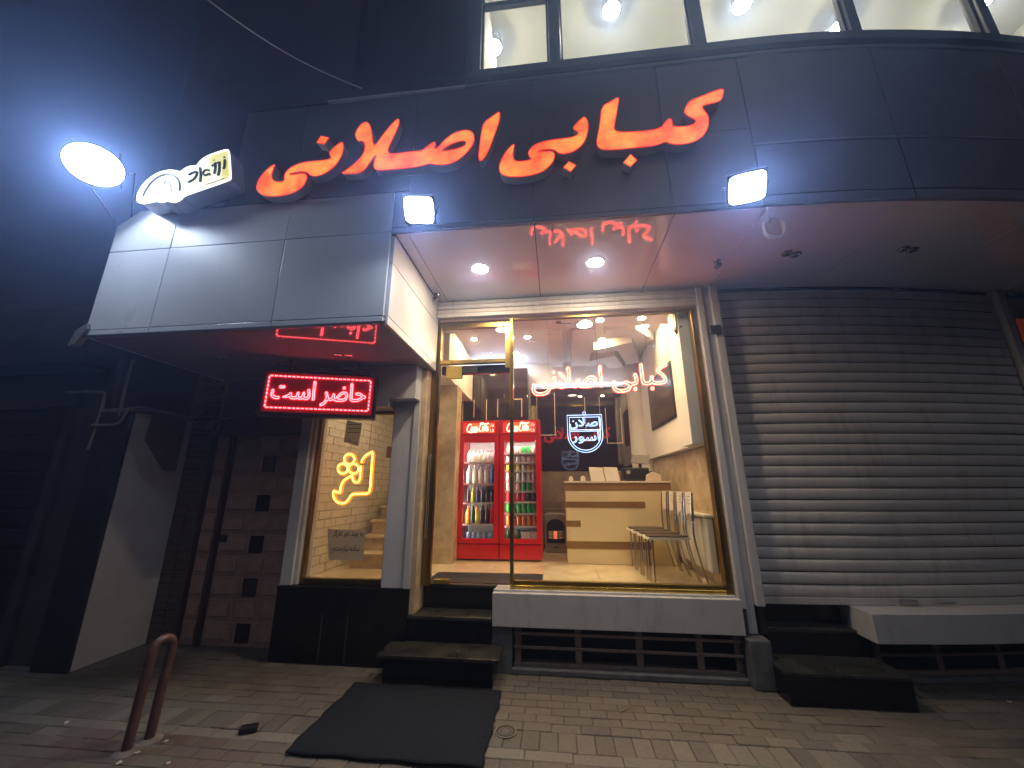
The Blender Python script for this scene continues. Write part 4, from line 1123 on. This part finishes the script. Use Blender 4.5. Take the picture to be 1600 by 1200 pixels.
# ---- blue shield neon
sn = thing('neon_shield', 'blue neon shield with two rows of lettering hung inside the window', 'neon sign', (.33, 4.3, 2.2))
def shield(k):
    x0, x1, zt, zb = .144 + k, .522 - k, 2.377 - k, 2.155
    r = (x1 - x0) / 2; c = ((x0 + x1) / 2, zb)
    return [(x0, zt), (x1, zt)] + [(c[0] + r * math.cos(R(a)), c[1] - r * math.sin(R(a))) for a in range(0, 181, 10)]
m = MB()
for k in (0, .024): m.tube([(x, 4.30, z) for x, z in shield(k)], .0042, 6, True)
for z in (2.212, 2.196): m.tube([(.17, 4.30, z), (.496, 4.30, z)], .004, 6)
m.tube([(x, 4.30, z) for x, z in arc((.333, 2.398), .016, 0, 360, 10)], .003, 5)
for body, x0, x1, z0, z1 in (('اصلان', .165, .505, 2.222, 2.345), ('اسور', .19, .485, 2.065, 2.185)):
    loops, size = text_loops(shape(body), .014, 1)
    for l in loops:
        m.tube([(x0 + a * (x1 - x0) / size[0], 4.296, z0 + b * (z1 - z0) / size[1]) for a, b in thin(l, .05)], .0034, 5, True)
m.build('tube', 'neon_blue', sn)
for a in (.16, .51): MB().tube([(a, 4.302, 2.38), (a, 4.302, 3.60)], .001, 4).build('wire', 'cable_black', sn)
# ---- yellow neon in the side window
yn = thing('yellow_neon', 'yellow neon sign of three rings and a hooked outline in the side window', 'neon sign', (-2.2, 4.11, 1.7))
ZY = zo(500, 640, 7.5); YN = 4.11
m = MB()
for c_, r in (((345, 580), 60), ((268, 690), 58), ((395, 690), 58)):
    q = xz(ZY([(c_[0] + r * math.cos(R(a)), c_[1] + r * math.sin(R(a))) for a in range(0, 360, 20)]), YN)
    m.tube([(x, YN, z) for x, z in q], .0105, 8, True)
for pts in ([(490,620),(490,600),(520,550),(570,515),(622,490),(612,600),(600,760),(588,945),(560,985),(460,985),(378,988),(350,1025),(320,1075),(270,1100),(200,1085),(160,1030),(152,950),
             (190,962),(240,978),(240,930),(255,865),(290,820),(350,785),(370,770)], [(375,760),(392,850),(468,850),(478,660)]):
    q = xz(smooth2(ZY(pts), False, 1), YN)
    m.tube([(x, YN, z) for x, z in q], .0105, 8)
m.build('tube', 'neon_yellow', yn)
bm_ = MB().add([(x, y + .012, z) for x, y, z in m.v], m.f, True)
bo_ = bm_.build('tube_halo', 'neon_yellow_halo', yn)  # swollen copy of the tube added as its orange halo
sc_ = bo_.modifiers.new('swell', 'DISPLACE'); sc_.strength = .011; sc_.mid_level = 0
p = px(547, 706, YN); MB().tube([(p.x, YN, p.z), (p.x + .01, YN, 2.384)], .002, 4).build('wire', 'cable_black', yn)
p = px(576, 703, YN); MB().tube([(p.x, YN, p.z), (p.x + .01, YN, 2.384)], .002, 4).build('wire', 'cable_black', yn)
# ---- paper notices in the side window
def print_text(name, mt, parent, body, x0, x1, z0, z1, Y, slope=0.0):
    V, T, size = text_tris(body, 0.022)
    m = MB().add([(x0 + a * (x1 - x0) / size[0], Y, z0 + b * (z1 - z0) / size[1] + slope * a * (x1 - x0) / size[0]) for a, b in V], [tuple(t) for t in T])
    return m.build(name, mt, parent)
def sheet(corners, Y, m, name, label):
    q = xz(corners, Y)
    t = thing(name, label, 'notice', (q[0][0], Y, q[0][1]))
    MB().prism(q, lambda x, z: (x, Y, z), lambda x, z: (x, Y + .0015, z)).build('sheet', m, t)
    return t, q
YP = 4.067
t, q = sheet([(512,826),(571,828),(567,876),(513,874)], YP, 'paper_grey', 'paper_notice', 'grey paper notice with two lines of Persian print low in the side window')
print_text('lettering', 'ink', t, shape('به چند نفر کارگر'), q[3][0] + .015, q[2][0] - .02, q[3][1] + .21, q[3][1] + .285, YP - .001)
print_text('lettering', 'ink', t, shape('ساده نیازمندیم'), q[3][0] + .02, q[2][0] - .05, q[3][1] + .055, q[3][1] + .14, YP - .001)
t, q = sheet([(542,656),(566,661),(560,697),(537,690)], YP, 'paper', 'paper_notice', 'white paper notice hung high in the side window under the LED sign')
print_text('lettering', 'ink_red', t, shape('چوب طبقه ای'), q[3][0] + .01, q[2][0] - .01, q[3][1] - .012, q[3][1] + .055, YP - .001, -.25)
m = MB()
for zz in (.10, .145, .19): m.box(q[3][0] + .03, q[2][0] + .005, YP - .001, YP - .0005, q[3][1] + zz, q[3][1] + zz + .006)
m.build('print_line', 'ink', t)
gb = MB().box(-1.93, -1.80, 4.30, 4.36, 1.93, 2.06).build('junction_box', 'grey_plastic', None, .006); tag(gb, 'small grey box hanging in the side window beside the yellow neon', 'box')

# ================================================================== FLOOD LAMPS AND SOFFIT FITTINGS
def flood(pos, d, w, h_, lensmat, label, anchor):
    pos, d = Vector(pos), Vector(d).normalized()
    a = Vector((0, 0, 1)).cross(d).normalized(); b = d.cross(a)
    t = thing('flood_lamp', label, 'flood lamp', pos, 'flood lamps on the fascia')
    if w > .3:
        rim = [((w / 2 + .012) * math.cos(R(k)), (h_ / 2 + .012) * math.sin(R(k))) for k in range(0, 360, 10)]
        MB().prism(rim, lambda p_, q_: pos + a * p_ + b * q_ - d * .002, lambda p_, q_: pos + a * p_ * .8 + b * q_ * .8 - d * .058).build('housing', 'black_plastic', t)
    else: MB().obox(pos - d * .03, a, b, d, w / 2 + .012, h_ / 2 + .012, .028).build('housing', 'black_plastic', t, .006)
    for k in range(6):
        MB().obox(pos - d * .068 + a * (w * (k - 2.5) / 6.5), a, b, d, .003, h_ / 2 - .01, .010).build('fin', 'black_plastic', t)
    pw_ = 2.0 if w > .3 else 6.0                 # the big lamp is oval, the small ones have rounded corners
    lens = [(w / 2 * math.copysign(abs(math.cos(R(k))) ** (2 / pw_), math.cos(R(k))), h_ / 2 * math.copysign(abs(math.sin(R(k))) ** (2 / pw_), math.sin(R(k)))) for k in range(0, 360, 10)]
    MB().prism(lens, lambda p_, q_: pos + a * p_ + b * q_ + d * .002, lambda p_, q_: pos + a * p_ + b * q_ - d * .001).build('lens', lensmat, t)
    br = MB()
    for s in (-1, 1):
        br.tube([pos + a * s * (w / 2 + .02) - d * .03, pos + a * s * (w / 2 + .02) - d * .10 + Vector((0, .02, .04)), Vector(anchor) + a * s * .05], .008, 6)
    br.build('bracket', 'black_plastic', t)
    return t
flood(px(655, 328, 2.50), (.10, -.66, -.74), .22, .19, 'flood_lens', 'glaring white flood lamp by the corner of the white canopy box', (-1.0, 2.72, 3.86))
flood(px(1168, 294, 2.50), (-.16, -.66, -.72), .23, .19, 'flood_lens', 'glaring white flood lamp at the right end of the lettering', (1.50, 2.72, 3.90))
p0 = px(147, 257, 2.36)
flood(p0, (.42, -.62, -.62), .40, .32, 'flood_lens_big', 'largest glaring flood lamp left of the yellow light box sign', (-4.03, 2.74, 4.02))
downlight('soffit_light', -.689, 3.355, 3.703, .075, 'down_soffit', 'lit round soffit light on the left above the entrance steps', 'lit soffit lights')
downlight('soffit_light', .439, 3.368, 3.703, .075, 'down_soffit', 'lit round soffit light in the middle above the shop window', 'lit soffit lights')
for (x, y, z, lab) in ((2.242, 3.43, 3.703, 'just right of the coiled cable'), (3.261, 3.47, 3.703, 'far right above the shutter'), (-3.38, 3.37, 2.873, 'under the left end of the canopy box'), (-2.06, 3.42, 2.873, 'above the red LED sign')):
    t = thing('soffit_light', 'unlit twin soffit light ' + lab, 'ceiling light', (x, y, z), 'unlit soffit lights')
    for dx in (-.045, .045):
        MB().lathe([(.034, -.018), (.045, -.010), (.047, -.0005)], (x + dx, y + dx * .3, z), 16).build('cup', 'steel', t)
        MB().lathe([(.022, -.0195), (.024, -.0185)], (x + dx, y + dx * .3, z), 12).build('bulb', 'black_plastic', t)
for (x, y, lab) in ((1.60, 3.473, 'beside the soffit joint right of the window'), (-1.265, 3.82, 'in the left corner of the soffit')):
    t = thing('spot_camera', 'small silver bullet camera ' + lab, 'camera', (x, y, 3.70), 'bullet cameras under the soffit')
    MB().lathe([(.03, -.014), (.034, -.001)], (x, y, 3.702), 14).build('base', 'steel', t)
    MB().tube([(x, y, 3.69), (x, y - .01, 3.66)], .009, 8).build('stem', 'steel', t)
    bd = MB().tube([(x, y + .03, 3.655), (x - .01, y - .05, 3.63)], .026, 14).build('body', 'steel', t)
    MB().tube([(x - .0102, y - .0502, 3.6299), (x - .011, y - .053, 3.6292)], .019, 14).build('lens', 'black_plastic', bd)
# coiled cable hanging from the soffit edge
cc = thing('coiled_cable', 'coil of white cable hanging from the soffit edge below the right flood lamp', 'cable', (1.64, 2.75, 3.55))
cp = px(1209, 357, 2.75); rr = .078
pts = []
for i in range(3 * 24 + 1):
    a = 2 * math.pi * i / 24; k = i / 72
    pts.append((cp.x + (rr - .006 * k) * math.sin(a) + .006 * math.sin(3 * a), 2.75 + .03 * (k - .5), cp.z + (rr + .008 * k) * math.cos(a)))
MB().tube(pts, .0055, 7).build('coil', 'cable_white', cc)
MB().tube(smooth2([(cp.x - .01, 2.75, cp.z + rr), (cp.x - .025, 2.75, cp.z + rr + .05), (cp.x - .02, 2.74, 3.71)], False, 2), .005, 7).build('lead', 'cable_white', cc)
MB().tube([(cp.x - .012, 2.735, cp.z + rr + .012), (cp.x - .008, 2.765, cp.z + rr - .02)], .011, 7).build('tie', 'cable_white', cc)
bb = MB().box(1.63, 1.745, 3.915, 3.943, 3.13, 3.225).build('wall_box', 'black_plastic', None, .006); tag(bb, 'small black box fixed to the white gate rails', 'box')
# overhead wire
pa, pb = px(566, 138, 2.70), px(300, -20, 1.9)
w = [pa.lerp(pb, i / 16) + Vector((0, 0, -.10 * math.sin(math.pi * i / 16))) for i in range(17)]
far = pb + (pb - pa) * 3
ow = MB().tube(w + [far], .006, 6).build('overhead_wire', 'cable_white'); tag(ow, 'thin overhead wire running from the fascia to the upper left', 'wire')

# ================================================================== LEFT: HOUSE DOOR, PLASTERED WALL, DARK NEIGHBOUR
hd = thing('house_door', 'brown panelled steel house door with dark square lights under the canopy', 'door', (-3.4, 4.22, 0))
MB().box(-4.06, -2.80, 4.25, 4.30, 0.0, 2.20).build('slab', 'door_brown', hd)
for (a, b) in ((-4.07, -4.03), (-3.815, -3.775), (-2.865, -2.79)): MB().box(a, b, 4.185, 4.249, 0.0, 2.20).build('frame', 'door_dark', hd, .004)
MB().box(-4.07, -2.79, 4.18, 4.25, 2.202, 2.26).build('frame', 'door_dark', hd, .004)
rows_ = 10; ph = 2.17 / rows_
for k in range(rows_):
    z0 = .02 + k * ph
    MB().box(-4.02, -3.825, 4.238, 4.249, z0 + .006, z0 + ph - .006).build('panel', 'door_brown', hd, .006)
    MB().box(-3.992, -3.853, 4.216, 4.2375, z0 + .036, z0 + ph - .034).build('raised_panel', 'door_brown', hd, .016)
    cut = [(-3.765, -3.47), (-3.455, -3.17), (-3.155, -2.875)] if k % 2 else [(-3.765, -3.40), (-3.225, -2.875)]
    for a, b in cut:
        MB().box(a, b, 4.238, 4.249, z0 + .006, z0 + ph - .006).build('panel', 'door_brown', hd, .006)
        MB().box(a + .028, b - .028, 4.216, 4.2375, z0 + .040, z0 + ph - .038).build('raised_panel', 'door_brown', hd, .016)
    if k % 2 == 0:
        MB().box(-3.39, -3.235, 4.23, 4.249, z0 + .02, z0 + ph - .02).build('light', 'gloss_dark', hd, .004)
MB().box(-3.74, -3.66, 4.19, 4.226, 1.02, 1.09).build('lock', 'black_plastic', hd, .008)
dw = thing('door_surround', 'dark brown brickwork around the house door', 'wall', (-4.2, 4.2, 0))
MB().box(-4.40, -4.075, 4.24, 4.5, 0, 2.87).build('core', 'mortar', dw)
MB().box(-4.40, -2.775, 4.29, 4.5, 2.26, 2.87).build('core', 'door_dark', dw)
bme = MB().box(-.0765, .0765, -.012, .012, -.028, .028).mesh('brick'); bme.materials.append(M['brown_brick'])
for r_ in range(43):
    for k in range(2):
        o = bpy.data.objects.new('brick', bme); col.objects.link(o); o.parent = dw; o.matrix_parent_inverse = Matrix.Translation(-dw.location)
        o.location = (-4.315 + k * .16, 4.235 + random.uniform(-.003, .003), .035 + r_ * .066)
MB().tube([(-4.0, 4.10, 2.36), (-3.2, 4.12, 2.50), (-2.8, 4.12, 2.52)], .014, 8).build('conduit', 'pipe_grey', dw)
MB().tube([(-4.0, 4.10, 2.36), (-4.03, 4.12, 2.27)], .014, 8).build('conduit', 'pipe_grey', dw)
pw = thing('plastered_wall', 'pale grey plastered side wall left of the house door', 'wall', (-4.5, 3.8, 0))
MB().box(-4.75, -4.385, 3.55, 4.22, 0.0, 2.375).build('render', 'plaster', pw, .006)
MB().box(-4.76, -4.38, 3.515, 3.548, 0.0, 2.37).build('end_board', 'old_door', pw, .004)
MB().box(-4.77, -4.375, 3.51, 4.225, 2.376, 2.41).build('coping', 'pipe_grey', pw, .004)
MB().prism([(3.72, 2.374), (3.70, 2.10), (3.98, 1.78), (4.13, 1.78), (4.13, 2.374)], lambda y, z: (-4.3845, y, z), lambda y, z: (-4.3825, y, z)).build('shadow_patch', 'plaster_shadow', pw)  # cast shadow of the canopy painted onto the plaster
nbh = thing('neighbour_building', 'dark unlit neighbouring building at the far left', 'building', (-6.5, 3.7, 0))
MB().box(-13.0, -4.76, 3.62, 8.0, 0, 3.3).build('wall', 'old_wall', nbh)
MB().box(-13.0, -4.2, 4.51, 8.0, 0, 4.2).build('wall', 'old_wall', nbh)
MB().box(-13.0, -4.85, 3.28, 3.62, 2.85, 3.0).build('canopy', 'old_door', nbh, .01)
MB().box(-6.7, -5.25, 3.58, 3.619, .05, 2.35).build('shutter', 'old_door', nbh, .006)
for k in range(12): MB().box(-6.68, -5.27, 3.565, 3.579, .09 + k * .188, .25 + k * .188).build('slat', 'old_door', nbh, .01)
for (a, b) in ((-6.8, -6.705), (-5.245, -5.15)): MB().box(a, b, 3.55, 3.619, 0, 2.45).build('jamb', 'old_wall', nbh, .006)
MB().box(-6.8, -5.15, 3.55, 3.619, 2.451, 2.6).build('lintel', 'old_wall', nbh, .006)
def pipe(pts, label, r=.026):
    Q = [px(a, b, Y) for a, b, Y in pts]
    o = MB().tube(smooth2([tuple(v) for v in Q], False, 1), r, 10).build('drain_pipe', 'pipe_grey'); tag(o, label, 'pipe', 'old pipes beside the canopy')
pipe([(104, 612, 3.52), (160, 611, 3.52), (166, 616, 3.52), (152, 660, 3.52), (138, 702, 3.52)], 'bent grey pipe farthest left on the dark building', .016)
pipe([(208, 562, 3.53), (192, 622, 3.53), (188, 650, 3.53)], 'straight grey pipe dropping from the canopy above the plastered wall', .018)
pipe([(144, 664, 3.5), (186, 664, 3.5), (195, 650, 3.5), (204, 634, 3.5), (250, 642, 3.85), (306, 656, 4.15), (322, 638, 4.15)], 'grey pipe running along the top of the plastered wall', .017)

# ================================================================== STREET THINGS
hoop = thing('hoop_bollard', 'brown steel hoop bollard standing on the pavement', 'bollard', (-2.72, 2.72, 0))
a, b, top = Vector((-2.735, 2.655, 0)), Vector((-2.712, 2.775, 0)), .60
mid = (a + b) / 2; r_ = (b - a).length / 2; dr_ = (b - a).normalized()
lean = Vector((.035, .0, 0))
pts = [a + Vector((0, 0, -.01)), a + lean * .5 + Vector((0, 0, .3))] + [mid + lean - dr_ * r_ * math.cos(R(k)) + Vector((0, 0, top - r_ + r_ * 1.1 * math.sin(R(k)))) for k in range(0, 181, 15)] + [b + lean * .5 + Vector((0, 0, .3)), b + Vector((0, 0, -.01))]
MB().tube(pts, .029, 14).build('tube', 'hoop_paint', hoop)
for q in (a, b): MB().lathe([(.075, -.001), (.06, .008), (.03, .014)], (q.x, q.y, 0), 14).build('footing', 'concrete', hoop)
mt_ = thing('door_mat', 'large dark blue entrance mat on the paving below the steps', 'mat', (-1.1, 3.17, 0))
m = MB(); nx, ny = 40, 36; V = []
for j in range(ny + 1):
    for i in range(nx + 1):
        x = -1.725 + 1.245 * i / nx; y = 2.725 + .885 * j / ny
        ex = .006 * math.sin(y * 19) + .004 * math.sin(y * 41 + 1) if i in (0, nx) else 0
        ey = .006 * math.sin(x * 17) if j in (0, ny) else 0
        V.append((x + ex, y + ey, .010 + .003 * math.sin(x * 9 + y * 5) * math.sin(y * 7) + .0015 * random.random()))
F = [(j*(nx+1)+i, j*(nx+1)+i+1, (j+1)*(nx+1)+i+1, (j+1)*(nx+1)+i) for j in range(ny) for i in range(nx)]
m.add(V, F, True)
mo = m.build('pile', 'mat_carpet', mt_, smooth_angle=False); so = mo.modifiers.new('thick', 'SOLIDIFY'); so.thickness = .012; so.offset = -1
dcv = thing('drain_cover', 'small round iron drain cover in the paving right of the mat', 'drain cover', (-.39, 3.116, 0))
MB().lathe([(.062, .0), (.066, .004), (.052, .005), (.050, .002), (.03, .003), (.028, .0015), (.002, .002)], (-.39, 3.116, .001), 24).build('cover', 'iron', dcv)
MB().lathe([(.074, -.003), (.076, .003), (.068, .0035)], (-.39, 3.116, .0), 24).build('ring', 'concrete', dcv)
wd = MB().obox((-2.13, 2.93, .018), Vector((1, .45, 0)).normalized(), Vector((-.45, 1, 0)).normalized(), (0, 0, 1), .055, .028, .016).build('wedge_block', 'black_plastic', None, .006); tag(wd, 'small dark block lying on the paving left of the mat', 'block')
q1, q2 = on_z(967, 1113, .006), on_z(994, 1101, .008)
tg = MB().tube([q1, q1.lerp(q2, .4) + Vector((.01, -.006, .004)), q2], [.005, .004, .002], 6).build('twig', 'counter_brown'); tag(tg, 'dry twig on the paving in front of the basement grille', 'twig')
lm = MB().add([(-.012, -.008, .004), (.014, -.010, .006), (.010, .011, .009), (-.013, .008, .003), (-.012, -.008, .001), (.014, -.010, .001), (.010, .011, .001), (-.013, .008, .001)], [(0,1,2,3),(7,6,5,4),(0,4,5,1),(1,5,6,2),(2,6,7,3),(3,7,4,0)]).mesh('litter'); lm.materials.append(M['paper'])
for k, (a_, b_, lab) in enumerate(((258, 1158, 'beside the hoop bollard'), (185, 1192, 'below the hoop bollard at the picture edge'), (103, 1129, 'at the lower left'), (1578, 1098, 'at the lower right below the dim grille'), (214, 1176, 'at the foot of the hoop bollard'), (262, 1192, 'between bollard and mat at the bottom edge'))):
    q = on_z(a_, b_, .003); o = bpy.data.objects.new('litter_scrap', lm); col.objects.link(o); o.location = (q.x, q.y, .003); o.rotation_euler.z = k * 1.1
    tag(o, 'small pale scrap of litter ' + lab, 'litter', 'scraps of litter on the paving')

# ================================================================== air volume added to imitate lens bloom round the lamps
hz = MB().box(-95, 95, -95, 95, -1.5, 19.0).build('bloom_haze', 'black_core'); tag(hz, 'thin air volume added to give the flood lamps their bloom', kind='stuff')
hm = bpy.data.materials.new('bloom_haze'); hm.use_nodes = True
hn = hm.node_tree; hn.nodes.remove(hn.nodes['Principled BSDF'])
pvn = hn.nodes.new('ShaderNodeVolumePrincipled')
pvn.inputs['Color'].default_value = (0.36, 0.52, 1.0, 1)
pvn.inputs['Density'].default_value = 0.020
pvn.inputs['Anisotropy'].default_value = 0.80
hn.links.new(pvn.outputs[0], hn.nodes['Material Output'].inputs['Volume'])
hz.data.materials.clear(); hz.data.materials.append(hm)
